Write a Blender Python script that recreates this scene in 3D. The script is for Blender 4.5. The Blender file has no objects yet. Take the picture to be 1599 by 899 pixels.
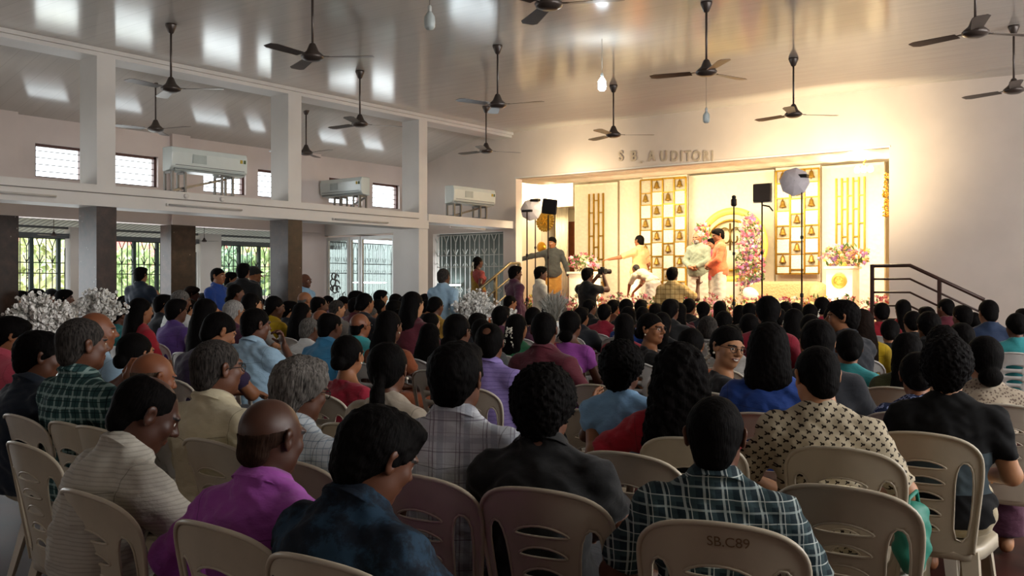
import bpy, math, random
import numpy as np
from mathutils import Vector, Matrix, Euler
random.seed(7); RNG = np.random.default_rng(7)
SC = bpy.context.scene; COL = SC.collection
PI = math.pi
# ------------------------------------------------------------------ camera geometry (1599x899)
CX, HY, FPX, CAMZ = 799.5, 447.0, 1530.0, 1.48
TH = math.radians(37.4); SN, CS = math.sin(TH), math.cos(TH)
def ray(px):
    u = (px - CX) / FPX
    return -SN + u * CS, CS + u * SN
def zat(y, d): return CAMZ + (HY - y) * d / FPX
def atd(px, y, d):
    a, b = ray(px); return Vector((a * d, b * d, zat(y, d)))
def atY(px, y, Y):
    a, b = ray(px); return atd(px, y, Y / b)
def atX(px, y, X):
    a, b = ray(px); return atd(px, y, X / a)
def atZ(px, y, z): return atd(px, y, (z - CAMZ) * FPX / (HY - y))
# ------------------------------------------------------------------ colour / materials
def lin(c):
    if isinstance(c, str):
        c = tuple(int(c[i:i + 2], 16) for i in (0, 2, 4))
    out = []
    for v in c[:3]:
        v /= 255.0
        out.append(v / 12.92 if v <= 0.04045 else ((v + 0.055) / 1.055) ** 2.4)
    return (*out, 1.0)
MATS = {}
class NT:
    def __init__(s, name):
        s.m = bpy.data.materials.new(name); s.m.use_nodes = True; s.t = s.m.node_tree
        s.b = s.t.nodes['Principled BSDF']; s._c = None
    def n(s, t, **k):
        nd = s.t.nodes.new('ShaderNode' + t)
        for a, v in k.items(): setattr(nd, a, v)
        return nd
    def l(s, a, b): s.t.links.new(a, b)
    def obj(s):
        if s._c is None: s._c = s.n('TexCoord').outputs['Object']
        return s._c
    def mapped(s, scale=(1, 1, 1), rot=(0, 0, 0)):
        m = s.n('Mapping'); m.inputs['Scale'].default_value = scale; m.inputs['Rotation'].default_value = rot
        s.l(s.obj(), m.inputs['Vector']); return m.outputs[0]
    def noise(s, scale, detail=3, vec=None, rough=.5):
        q = s.n('TexNoise'); q.inputs['Scale'].default_value = scale; q.inputs['Detail'].default_value = detail
        q.inputs['Roughness'].default_value = rough
        s.l(vec or s.obj(), q.inputs['Vector']); return q.outputs['Fac']
    def ramp(s, fac, stops):
        r = s.n('ValToRGB'); e = r.color_ramp.elements
        while len(e) < len(stops): e.new(.5)
        for i, (p, c) in enumerate(stops):
            e[i].position = p; e[i].color = c if len(c) == 4 else (*c, 1)
        s.l(fac, r.inputs[0]); return r.outputs[0]
    def math(s, op, a, b=None, c=None):
        q = s.n('Math', operation=op)
        for i, v in enumerate((a, b, c)):
            if v is None: continue
            if isinstance(v, (int, float)): q.inputs[i].default_value = v
            else: s.l(v, q.inputs[i])
        return q.outputs[0]
    def mix(s, f, a, b, mode='MIX'):
        q = s.n('Mix', data_type='RGBA', blend_type=mode)
        for k, v in ((0, f), (6, a), (7, b)):
            if isinstance(v, (int, float)): q.inputs[k].default_value = v
            elif isinstance(v, tuple): q.inputs[k].default_value = v
            else: s.l(v, q.inputs[k])
        return q.outputs[2]
    def xyz(s, vec=None):
        q = s.n('SeparateXYZ'); s.l(vec or s.obj(), q.inputs[0]); return q.outputs
    def base(s, v):
        if isinstance(v, tuple): s.b.inputs['Base Color'].default_value = v
        else: s.l(v, s.b.inputs['Base Color'])
    def set(s, rough=.5, metal=0, spec=.5):
        s.b.inputs['Roughness'].default_value = rough; s.b.inputs['Metallic'].default_value = metal
        s.b.inputs['Specular IOR Level'].default_value = spec
    def bump(s, h, strength=.3, dist=.01):
        q = s.n('Bump'); q.inputs['Strength'].default_value = strength; q.inputs['Distance'].default_value = dist
        s.l(h, q.inputs['Height']); s.l(q.outputs[0], s.b.inputs['Normal'])
def mat(name, col, rough=.5, metal=0, spec=.5, var=.08, nscale=8, bump=0, bscale=60):
    """plain procedural material: base colour with soft noise variation"""
    if name in MATS: return MATS[name]
    q = NT(name); c = lin(col)
    d = tuple(max(0, v * (1 - var)) for v in c[:3]) + (1,)
    e = tuple(min(1, v * (1 + var)) for v in c[:3]) + (1,)
    q.base(q.ramp(q.noise(nscale), [(.3, d), (.7, e)])); q.set(rough, metal, spec)
    if bump: q.bump(q.noise(bscale, 4), bump)
    MATS[name] = q.m; return q.m
def emit(name, col, strength):
    if name in MATS: return MATS[name]
    q = NT(name); q.base(lin(col)); q.b.inputs['Emission Color'].default_value = lin(col)
    q.b.inputs['Emission Strength'].default_value = strength; q.set(.5)
    MATS[name] = q.m; return q.m
# ------------------------------------------------------------------ object helpers
def link(name, me, m=None, parent=None, loc=None):
    o = bpy.data.objects.new(name, me); COL.objects.link(o)
    if m is not None and me is not None and hasattr(me, 'materials'):
        if len(me.materials) == 0: me.materials.append(m)
        elif me.materials[0] is not m:
            o.material_slots[0].link = 'OBJECT'; o.material_slots[0].material = m
    if parent is not None: o.parent = parent
    if loc is not None: o.location = loc
    return o
def tag(o, label, cat, group=None, kind=None):
    o['label'] = label; o['category'] = cat
    if group: o['group'] = group
    if kind: o['kind'] = kind
    return o
def thing(name, label, cat, loc=(0, 0, 0), rz=0, group=None, kind=None):
    o = bpy.data.objects.new(name, None); COL.objects.link(o); o.location = loc; o.rotation_euler = (0, 0, rz)
    return tag(o, label, cat, group, kind)
def struct(o, label=None, cat=None):
    o['kind'] = 'structure'
    if label: o['label'] = label
    if cat: o['category'] = cat
    return o
class MB:
    """collects verts/faces of simple shapes into one mesh"""
    def __init__(s): s.v = []; s.f = []; s.smooth = []
    def add(s, vs, fs, sm=False):
        b = len(s.v); s.v.extend([tuple(v) for v in vs]); s.f.extend([tuple(b + i for i in f) for f in fs])
        s.smooth.extend([sm] * len(fs)); return s
    def box(s, x0, x1, y0, y1, z0, z1, M=None):
        vs = [Vector((x, y, z)) for x in (x0, x1) for y in (y0, y1) for z in (z0, z1)]
        if M is not None: vs = [M @ v for v in vs]
        return s.add(vs, [(0, 1, 3, 2), (4, 6, 7, 5), (0, 4, 5, 1), (2, 3, 7, 6), (0, 2, 6, 4), (1, 5, 7, 3)])
    def tube(s, pts, r, n=8, closed=False, cap=True):
        pts = [Vector(p) for p in pts]; m = len(pts); rs = r if isinstance(r, (list, tuple)) else [r] * m
        vs, fs = [], []; up = None
        for i, p in enumerate(pts):
            a = pts[(i - 1) % m] if (closed or i) else p; b = pts[(i + 1) % m] if (closed or i < m - 1) else p
            t = (b - a)
            t = t.normalized() if t.length > 1e-9 else Vector((0, 0, 1))
            if up is None: up = t.orthogonal().normalized()
            else:
                up = up - t * up.dot(t)
                up = up.normalized() if up.length > 1e-6 else t.orthogonal().normalized()
            w = t.cross(up)
            for k in range(n):
                an = 2 * PI * k / n; vs.append(p + (up * math.cos(an) + w * math.sin(an)) * rs[i])
        for i in range(m if closed else m - 1):
            j = (i + 1) % m
            for k in range(n):
                k2 = (k + 1) % n; fs.append((i * n + k, i * n + k2, j * n + k2, j * n + k))
        if cap and not closed:
            fs.append(tuple(range(n))[::-1]); fs.append(tuple(range((m - 1) * n, m * n)))
        return s.add(vs, fs, True)
    def bar(s, a, b, w, h=None, up=(0, 0, 1)):
        a, b = Vector(a), Vector(b); h = h or w; t = (b - a).normalized(); up = Vector(up)
        if abs(t.dot(up)) > .98: up = Vector((1, 0, 0))
        x = t.cross(up).normalized(); y = x.cross(t)
        vs = [p + x * sx * w / 2 + y * sy * h / 2 for p in (a, b) for sx, sy in ((-1, -1), (1, -1), (1, 1), (-1, 1))]
        return s.add(vs, [(0, 1, 2, 3), (7, 6, 5, 4), (0, 4, 5, 1), (1, 5, 6, 2), (2, 6, 7, 3), (3, 7, 4, 0)])
    def lathe(s, prof, c=(0, 0, 0), n=24, M=None):
        vs, fs = [], []; c = Vector(c)
        for r, z in prof:
            for k in range(n):
                an = 2 * PI * k / n; v = Vector((r * math.cos(an), r * math.sin(an), z))
                vs.append((M @ v if M is not None else v) + c)
        for i in range(len(prof) - 1):
            for k in range(n):
                k2 = (k + 1) % n; fs.append((i * n + k, i * n + k2, (i + 1) * n + k2, (i + 1) * n + k))
        fs.append(tuple(range(n))[::-1]); fs.append(tuple(range((len(prof) - 1) * n, len(prof) * n)))
        return s.add(vs, fs, True)
    def sph(s, c, r, nu=8, nv=6, M=None):
        r = r if isinstance(r, (tuple, list)) else (r, r, r)
        vs = [Vector((0, 0, -1))]
        for j in range(1, nv):
            ph = -PI / 2 + PI * j / nv
            for k in range(nu): vs.append(Vector((math.cos(ph) * math.cos(2 * PI * k / nu), math.cos(ph) * math.sin(2 * PI * k / nu), math.sin(ph))))
        vs.append(Vector((0, 0, 1))); fs = []
        for k in range(nu): fs.append((0, 1 + (k + 1) % nu, 1 + k))
        for j in range(nv - 2):
            for k in range(nu): fs.append((1 + j * nu + k, 1 + j * nu + (k + 1) % nu, 1 + (j + 1) * nu + (k + 1) % nu, 1 + (j + 1) * nu + k))
        t = len(vs) - 1; b = 1 + (nv - 2) * nu
        for k in range(nu): fs.append((b + k, b + (k + 1) % nu, t))
        c = Vector(c); out = []
        for v in vs:
            v = Vector((v.x * r[0], v.y * r[1], v.z * r[2]))
            if M is not None: v = M @ v
            out.append(v + c)
        return s.add(out, fs, True)
    def poly(s, pts, depth, axis='y'):
        """closed 2D polygon pts extruded along an axis ('y': pts are x,z ; 'z': pts are x,y; 'x': y,z)"""
        n = len(pts); A = []; B = []
        for p, q in pts:
            if axis == 'y': A.append((p, 0, q)); B.append((p, depth, q))
            elif axis == 'z': A.append((p, q, 0)); B.append((p, q, depth))
            else: A.append((0, p, q)); B.append((depth, p, q))
        fs = [tuple(range(n)), tuple(range(2 * n - 1, n - 1, -1))] + [(i, (i + 1) % n + 0, n + (i + 1) % n, n + i) for i in range(n)]
        return s.add(A + B, fs)
    def mesh(s, name):
        me = bpy.data.meshes.new(name); me.from_pydata(s.v, [], s.f)
        me.polygons.foreach_set('use_smooth', s.smooth); me.update(); return me
    def build(s, name, m=None, parent=None, loc=None, bevel=0):
        o = link(name, s.mesh(name), m, parent, loc)
        if bevel:
            b = o.modifiers.new('b', 'BEVEL'); b.width = bevel; b.segments = 2; b.limit_method = 'ANGLE'
        return o
def copy_tree(o, parent=None):
    c = o.copy(); COL.objects.link(c); c.parent = parent
    for ch in o.children: copy_tree(ch, c)
    return c
def text_mesh(body, size, depth=.004, off=0.0):
    cu = bpy.data.curves.new('lettering', 'FONT'); cu.body = body; cu.size = size; cu.extrude = depth; cu.offset = off
    cu.align_x = 'CENTER'; cu.align_y = 'CENTER'
    t = bpy.data.objects.new('tmp', cu); COL.objects.link(t)
    dg = bpy.context.evaluated_depsgraph_get(); me = bpy.data.meshes.new_from_object(t.evaluated_get(dg))
    bpy.data.objects.remove(t); bpy.data.curves.remove(cu); return me
# ------------------------------------------------------------------ implicit surfaces
def smin(a, b, k):
    h = np.maximum(k - np.abs(a - b), 0) / k
    return np.minimum(a, b) - h * h * k * .25
def A3(v): return np.array(v, dtype=np.float64)
class P:
    """implicit primitive: kind 'e' ellipsoid, 'c' rounded cone"""
    def __init__(s, kind, a, b=None, r=None, R=None, k=.03, neg=False, clips=(), t=''):
        s.kind, s.a, s.b, s.r, s.R, s.k, s.neg, s.clips, s.t = kind, A3(a), b, r, R, k, neg, clips, t
        if kind == 'c': s.b = A3(b)
    def grow(s, g, **kw):
        r = tuple(x + g for x in s.r)
        q = P(s.kind, s.a, s.b, r, s.R, kw.get('k', s.k), s.neg, kw.get('clips', s.clips), s.t); return q
    def bounds(s):
        if s.kind == 'e':
            m = max(s.r) if s.R is not None else None
            r = A3(s.r) if m is None else A3((m, m, m)); return s.a - r, s.a + r
        m = max(s.r); return np.minimum(s.a, s.b) - m, np.maximum(s.a, s.b) + m
    def ev(s, X, Y, Z):
        if s.kind == 'e':
            x, y, z = X - s.a[0], Y - s.a[1], Z - s.a[2]
            if s.R is not None:
                R = s.R; x, y, z = x * R[0][0] + y * R[1][0] + z * R[2][0], x * R[0][1] + y * R[1][1] + z * R[2][1], x * R[0][2] + y * R[1][2] + z * R[2][2]
            a, b, c = s.r
            k0 = np.sqrt((x / a) ** 2 + (y / b) ** 2 + (z / c) ** 2) + 1e-6
            k1 = np.sqrt((x / a ** 2) ** 2 + (y / b ** 2) ** 2 + (z / c ** 2) ** 2) + 1e-6
            d = k0 * (k0 - 1) / k1
        else:
            ba = s.b - s.a; L = float(ba @ ba) + 1e-9
            h = np.clip(((X - s.a[0]) * ba[0] + (Y - s.a[1]) * ba[1] + (Z - s.a[2]) * ba[2]) / L, 0, 1)
            d = np.sqrt((X - s.a[0] - h * ba[0]) ** 2 + (Y - s.a[1] - h * ba[1]) ** 2 + (Z - s.a[2] - h * ba[2]) ** 2) - (s.r[0] + (s.r[1] - s.r[0]) * h)
        for n, o in s.clips:
            d = np.maximum(d, X * n[0] + Y * n[1] + Z * n[2] - o)
        return d
def axis_pts(lo, hi, h, fines):
    pts = [lo]; x = lo
    while x < hi:
        st = h
        for a, b, hf in fines:
            if a - h < x < b: st = min(st, hf)
        x += st; pts.append(x)
    return np.array(pts)
def surf(prims, h, fines=(), extra=None, clips=(), disp=None):
    """mesh (verts, quads) of the smooth union of prims; fines: [(lo, hi, step)] boxes; clips: global half spaces"""
    pos = [p for p in prims if not p.neg]
    lo = np.min([p.bounds()[0] for p in pos], 0) - .03; hi = np.max([p.bounds()[1] for p in pos], 0) + .03
    ax = [axis_pts(lo[i], hi[i], h, [(f[0][i], f[1][i], f[2]) for f in fines]) for i in range(3)]
    F = np.full([len(a) for a in ax], .5, dtype=np.float32)
    for p in prims:
        a, b = p.bounds(); m = p.k + .035
        if p.neg: m = .01 + p.k
        sl = [slice(max(0, int(np.searchsorted(ax[i], a[i] - m)) - 1), int(np.searchsorted(ax[i], b[i] + m)) + 1) for i in range(3)]
        X, Y, Z = ax[0][sl[0]][:, None, None], ax[1][sl[1]][None, :, None], ax[2][sl[2]][None, None, :]
        if X.size == 0 or Y.size == 0 or Z.size == 0: continue
        d = p.ev(X, Y, Z).astype(np.float32); S = F[sl[0], sl[1], sl[2]]
        if p.neg: F[sl[0], sl[1], sl[2]] = -smin(-S, d, p.k)
        else: F[sl[0], sl[1], sl[2]] = smin(S, d, p.k)
    X, Y, Z = ax[0][:, None, None], ax[1][None, :, None], ax[2][None, None, :]
    if disp is not None:
        F = F + disp(X, Y, Z).astype(np.float32)
    for n, o in clips:
        F = np.maximum(F, (X * n[0] + Y * n[1] + Z * n[2] - o).astype(np.float32))
    F[0], F[-1] = 1, 1; F[:, 0], F[:, -1] = 1, 1; F[:, :, 0], F[:, :, -1] = 1, 1
    S = F < 0
    c = np.zeros([n - 1 for n in F.shape], dtype=np.int8)
    for i in (0, 1):
        for j in (0, 1):
            for k in (0, 1):
                c += S[i:S.shape[0] - 1 + i, j:S.shape[1] - 1 + j, k:S.shape[2] - 1 + k]
    act = (c > 0) & (c < 8); I = np.argwhere(act); idx = np.full(act.shape, -1, dtype=np.int64); idx[act] = np.arange(len(I))
    acc = np.zeros((len(I), 3)); cnt = np.zeros(len(I))
    for a in range(3):
        o1, o2 = [q for q in range(3) if q != a]
        for u in (0, 1):
            for w in (0, 1):
                c0 = I.copy(); c0[:, o1] += u; c0[:, o2] += w; c1 = c0.copy(); c1[:, a] += 1
                f0 = F[c0[:, 0], c0[:, 1], c0[:, 2]]; f1 = F[c1[:, 0], c1[:, 1], c1[:, 2]]; m = (f0 < 0) != (f1 < 0)
                if not m.any(): continue
                t = f0[m] / (f0[m] - f1[m]); q = np.stack([ax[i][c0[m, i]] for i in range(3)], 1)
                q[:, a] += (ax[a][c1[m, a]] - ax[a][c0[m, a]]) * t
                acc[m] += q; cnt[m] += 1
    V = acc / cnt[:, None]; Q = []
    for a in range(3):
        o1, o2 = [(1, 2), (2, 0), (0, 1)][a]
        s0 = [slice(None)] * 3; s1 = [slice(None)] * 3; s0[a] = slice(0, -1); s1[a] = slice(1, None)
        A, B = S[tuple(s0)], S[tuple(s1)]; E = np.argwhere(A != B)
        E = E[(E[:, o1] > 0) & (E[:, o2] > 0) & (E[:, o1] < F.shape[o1] - 1) & (E[:, o2] < F.shape[o2] - 1)]
        ins = A[E[:, 0], E[:, 1], E[:, 2]]; qd = []
        for u, w in ((-1, -1), (0, -1), (0, 0), (-1, 0)):
            g = E.copy(); g[:, o1] += u; g[:, o2] += w; qd.append(idx[g[:, 0], g[:, 1], g[:, 2]])
        qd = np.stack(qd, 1); qd[~ins] = qd[~ins][:, ::-1]; Q.append(qd)
    return V, np.concatenate(Q)
def np_mesh(name, V, Q, mats=None, mi=None):
    me = bpy.data.meshes.new(name); me.vertices.add(len(V)); me.vertices.foreach_set('co', V.astype(np.float32).ravel())
    k = Q.shape[1]; me.loops.add(Q.size); me.loops.foreach_set('vertex_index', Q.astype(np.int32).ravel())
    me.polygons.add(len(Q)); me.polygons.foreach_set('loop_start', np.arange(0, Q.size, k, dtype=np.int32))
    me.polygons.foreach_set('use_smooth', np.ones(len(Q), dtype=bool))
    for m in mats or []: me.materials.append(m)
    if mi is not None: me.polygons.foreach_set('material_index', mi.astype(np.int32))
    me.update(calc_edges=True); me.validate(); return me
# ------------------------------------------------------------------ people
def rotm(yaw, pitch=0, roll=0):
    return np.array((Matrix.Rotation(math.radians(yaw), 3, 'Z') @ Matrix.Rotation(math.radians(pitch), 3, 'X') @ Matrix.Rotation(math.radians(roll), 3, 'Y')))
SKINS = {'brown': mat('skin_brown', '8a5a3c', .5, spec=.35, var=.06), 'dark': mat('skin_dark', '5c3826', .48, spec=.4, var=.06),
         'deep': mat('skin_deep', '45291d', .45, spec=.4, var=.06), 'light': mat('skin_light', 'b07f5c', .5, spec=.35, var=.06),
         'red': mat('skin_ruddy', '7c4a30', .45, spec=.35, var=.06)}
EYEW = mat('eye_white', 'd8d0c4', .25); IRIS = mat('iris_dark', '1a0f0a', .15); LIPM = mat('lip_tint', '74402f', .45); BROW = mat('brow_hair', '15100d', .8)
TEETH = mat('teeth', 'e8e2d6', .3)
def hairmat(name, c1, c2):
    q = NT(name); v = q.mapped((1, 1, .12)); n = q.noise(160, 3, v)
    q.base(q.ramp(n, [(.3, lin(c1)), (.75, lin(c2))])); q.set(.72, 0, .06); q.bump(n, .6, .005); return q.m
HM = {'stub': hairmat('hair_stubble', '21150f', '35241b'), 'gstub': hairmat('hair_grey_stubble', '3a2e26', '6a5c50'), 'black': hairmat('hair_black', '040303', '0e0b0a'), 'gray': hairmat('hair_grey', '262423', '7d7872'), 'white': hairmat('hair_white', '605e5c', 'aca8a3'),
      'salt': hairmat('hair_salt', '121010', '4a4541'), 'brownb': hairmat('hair_brown', '0d0806', '231711')}
def hp(c, r=None, k=.02, kind='e', b=None, neg=False, R=None, clips=(), t='head'): return dict(c=c, r=r, k=k, kind=kind, b=b, neg=neg, R=R, clips=clips, t=t)
def place(hps, O, R, s=1.0):
    out = []
    for h in hps:
        a = O + R @ (A3(h['c']) * s); r = tuple(x * s for x in h['r'])
        cl = [(R @ A3(n), o * s + float((R @ A3(n)) @ O)) for n, o in h['clips']]
        if h['kind'] == 'e':
            RR = R if h['R'] is None else R @ h['R']
            out.append(P('e', a, None, r, RR, h['k'] * s, h['neg'], cl, h['t']))
        else: out.append(P('c', a, O + R @ (A3(h['b']) * s), r, None, h['k'] * s, h['neg'], cl, h['t']))
    return out
CRAN = ((0, -.014, .022), (.074, .094, .086))
def head_prims(fem=False, smile=False):
    j = .9 if fem else 1
    L = [hp(CRAN[0], CRAN[1], .03), hp((0, .022, -.03), (.060 * (.96 if fem else 1), .066, .078), .03),
         hp((0, .058, -.088), (.026 * j, .022, .018), .03), hp((-.04 * j, .02, -.062), (.02, .03, .026), .03), hp((.04 * j, .02, -.062), (.02, .03, .026), .03),
         hp((-.036, .058, -.022), (.024, .02, .022), .02), hp((.036, .058, -.022), (.024, .02, .022), .02),
         hp((0, .078, .022), (.052, .016, .012), .02)]
    L += [hp((sx * .032, .094, .003), (.017, .014, .011), .012, neg=True) for sx in (-1, 1)]
    L += [hp((sx * .031, .071, .002), (.0135, .0135, .0125), .004) for sx in (-1, 1)]
    L += [hp((0, .084, .012), (.008, .012), .012, 'c', (0, .106, -.022)), hp((-.011, .092, -.028), (.009, .010, .008), .008), hp((.011, .092, -.028), (.009, .010, .008), .008)]
    L += [hp((0, .080, -.052), (.030 if smile else .027, .013, .0055), .008), hp((0, .078, -.063), (.024, .013, .0065), .008)]
    for sx in (-1, 1):
        Re = np.array(Matrix.Rotation(sx * .35, 3, 'Z'))
        L += [hp((sx * .079, -.008, -.004), (.007, .019, .031), .008, R=Re), hp((sx * .084, -.012, .012), (.006, .016, .016), .006, R=Re), hp((sx * .086, -.006, -.002), (.005, .008, .014), .004, neg=True, R=Re)]
    return L
def hand_prims(wr, d, nrm, curl=.5, side=1, spread=.15, t='hand', s=1.0):
    """palm, four unequal fingers and a thumb; d: direction of the forearm, nrm: normal out of the back of the hand"""
    d = A3(d) / np.linalg.norm(d); nrm = A3(nrm); nrm = nrm - d * (nrm @ d); nrm /= np.linalg.norm(nrm); x = np.cross(d, nrm) * side
    R = np.stack([x, d, nrm], 1); wr = A3(wr); out = [P('e', wr + d * .05 * s, None, (.037 * s, .052 * s, .015 * s), R, .015, t=t)]
    for i, (o, L) in enumerate(((-.027, .068), (-.009, .078), (.010, .072), (.027, .056))):
        b = wr + d * .088 * s + x * o * s; a1 = curl * .7; a2 = curl * 1.9
        sp = x * spread * (i - 1.5) * .25
        d1 = d * math.cos(a1) - nrm * math.sin(a1) + sp; d2 = d * math.cos(a2) - nrm * math.sin(a2) + sp * .5
        m = b + d1 * L * .5 * s; e = m + d2 * L * .5 * s
        out += [P('c', b, m, (.0088 * s, .0082 * s), None, .006, t=t), P('c', m, e, (.0082 * s, .0068 * s), None, .004, t=t)]
    b = wr + d * .03 * s - x * .03 * s; m = b + (-x * .75 + d * .6 - nrm * .35) * .036 * s; e = m + (-x * .25 + d * .85 - nrm * (.3 + .5 * curl)) * .032 * s
    out += [P('c', b, m, (.013 * s, .0105 * s), None, .012, t=t), P('c', m, e, (.0105 * s, .008 * s), None, .005, t=t)]
    return out
BASE = dict(p=(0, .0, .54), w=(0, -.03, .68), c=(0, -.045, .82), n=(0, -.02, .99), sl=(-.168, -.035, .895), sr=(.168, -.035, .895),
            el=(-.245, .03, .68), er=(.245, .03, .68), wl=(-.15, .27, .635), wr=(.15, .27, .635), hl=(-.09, .0, .52), hr=(.09, .0, .52),
            kl=(-.12, .42, .51), kr=(.12, .42, .51), al=(-.12, .42, .08), ar=(.12, .42, .08), fdl=(.3, .9, -.2), fdr=(-.3, .9, -.2), nl=(0, .2, 1), nr=(0, .2, 1), curl=.35)
STAND = dict(p=(0, 0, .93), w=(0, -.005, 1.07), c=(0, -.015, 1.21), n=(0, -.01, 1.39), sl=(-.17, -.02, 1.295), sr=(.17, -.02, 1.295),
             el=(-.235, -.03, 1.06), er=(.235, -.03, 1.06), wl=(-.235, .05, .82), wr=(.235, .05, .82), hl=(-.09, 0, .90), hr=(.09, 0, .90),
             kl=(-.1, .02, .50), kr=(.1, .02, .50), al=(-.1, -.02, .08), ar=(.1, -.02, .08), fdl=(.02, .2, -1), fdr=(-.02, .2, -1), nl=(-1, .1, 0), nr=(1, .1, 0), curl=.4)
def pose(base=BASE, **k): d = dict(base); d.update(k); return d
POSES = {
    'up': BASE,
    'slouch': pose(w=(0, -.06, .68), c=(0, -.055, .80), n=(0, .0, .965), sl=(-.165, -.015, .87), sr=(.165, -.015, .87), el=(-.24, .12, .69), er=(.24, .12, .69), wl=(-.11, .33, .63), wr=(.11, .33, .63)),
    'down': pose(w=(0, -.05, .68), c=(0, -.02, .81), n=(0, .055, .955), sl=(-.168, .02, .865), sr=(.168, .02, .865), el=(-.22, .17, .70), er=(.22, .17, .70), wl=(-.05, .36, .68), wr=(.05, .36, .68)),
    'wide': pose(el=(-.30, .0, .70), er=(.30, .0, .70), wl=(-.16, .2, .62), wr=(.16, .2, .62)),
    'raise': pose(er=(.30, .12, .80), wr=(.20, .20, 1.06), fdr=(-.1, .1, 1), nr=(-.2, -1, 0), curl=.55),
    'raisel': pose(el=(-.34, .02, .82), wl=(-.26, .05, 1.06), fdl=(.2, .1, 1), nl=(.2, -1, 0), curl=.8),
    'embrace': pose(el=(-.40, .02, .78), wl=(-.40, .26, .93), fdl=(.1, .8, .6), nl=(-1, 0, 0), er=(.28, .02, .70)),
    'chin': pose(er=(.20, .22, .72), wr=(.07, .20, .96), fdr=(-.3, -.1, 1), nr=(.3, 1, .1), curl=.9),
    'elbowout': pose(el=(-.36, -.06, .74), wl=(-.26, .10, .60)),
    'carry': pose(er=(.30, .10, .80), wr=(.10, .24, .92), el=(-.27, .12, .74), wl=(-.08, .27, .80), fdl=(1, .3, .2), fdr=(-1, .3, .3), curl=.6),
    'stand': STAND,
    'photo': pose(STAND, el=(-.24, .17, 1.27), er=(.24, .19, 1.29), wl=(-.07, .26, 1.48), wr=(.09, .26, 1.50), fdl=(.5, .5, .8), fdr=(-.5, .5, .8), curl=1.1),
    'phoneback': pose(STAND, el=(-.27, .1, 1.12), wl=(-.20, .28, 1.30), fdl=(.2, .3, 1), curl=.9, er=(.27, .06, 1.08), wr=(.14, .26, 1.12)),
    'reach': pose(STAND, el=(-.42, .08, 1.26), wl=(-.66, .12, 1.18), fdl=(-1, .1, -.3), nl=(0, 0, 1), er=(.30, .0, 1.10), wr=(.42, .06, .86), fdr=(.5, .1, -1)),
    'reachr': pose(STAND, er=(.42, .08, 1.24), wr=(.66, .12, 1.17), fdr=(1, .1, -.3), nr=(0, 0, 1), el=(-.28, .0, 1.06), wl=(-.36, .06, .82), fdl=(-.4, .1, -1)),
    'reachf': pose(STAND, el=(-.30, .22, 1.20), wl=(-.38, .46, 1.16), fdl=(-.3, 1, -.1), nl=(0, 0, 1)),
    'folded': pose(STAND, el=(-.23, .05, 1.08), er=(.23, .05, 1.08), wl=(-.05, .20, .98), wr=(.05, .21, .96), fdl=(1, .2, -.3), fdr=(-1, .2, -.4), curl=.7),
    'bend': pose(STAND, p=(0, -.12, .90), w=(0, .05, 1.02), c=(0, .24, 1.10), n=(0, .42, 1.10), sl=(-.17, .33, 1.05), sr=(.17, .33, 1.05), el=(-.18, .50, .84), er=(.18, .50, .84), wl=(-.08, .66, .66), wr=(.08, .66, .66),
                 hl=(-.09, -.12, .88), hr=(.09, -.12, .88), kl=(-.1, .0, .50), kr=(.1, .0, .50), al=(-.1, -.1, .08), ar=(.1, -.1, .08), fdl=(.1, .4, -1), fdr=(-.1, .4, -1)),
    'handup': pose(STAND, er=(.34, .14, 1.16), wr=(.32, .26, 1.36), fdr=(.05, .1, 1), nr=(0, -1, 0), curl=.2),
    'walk': pose(STAND, kl=(-.1, .16, .54), al=(-.1, .10, .14), kr=(.1, -.04, .50), ar=(.1, -.20, .10), el=(-.25, .08, 1.08), wl=(-.2, .28, 1.0), er=(.25, -.10, 1.08), wr=(.25, -.06, .84)),
    'child': pose(p=(0, .0, .50), w=(0, -.02, .60), c=(0, -.03, .70), n=(0, -.02, .80), sl=(-.112, -.03, .735), sr=(.112, -.03, .735), el=(-.16, .02, .62), er=(.16, .02, .62), wl=(-.10, .15, .56), wr=(.10, .15, .56),
                  hl=(-.06, .0, .49), hr=(.06, .0, .49), kl=(-.09, .22, .50), kr=(.09, .22, .50), al=(-.09, .24, .27), ar=(.09, .24, .27)),
}
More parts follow.
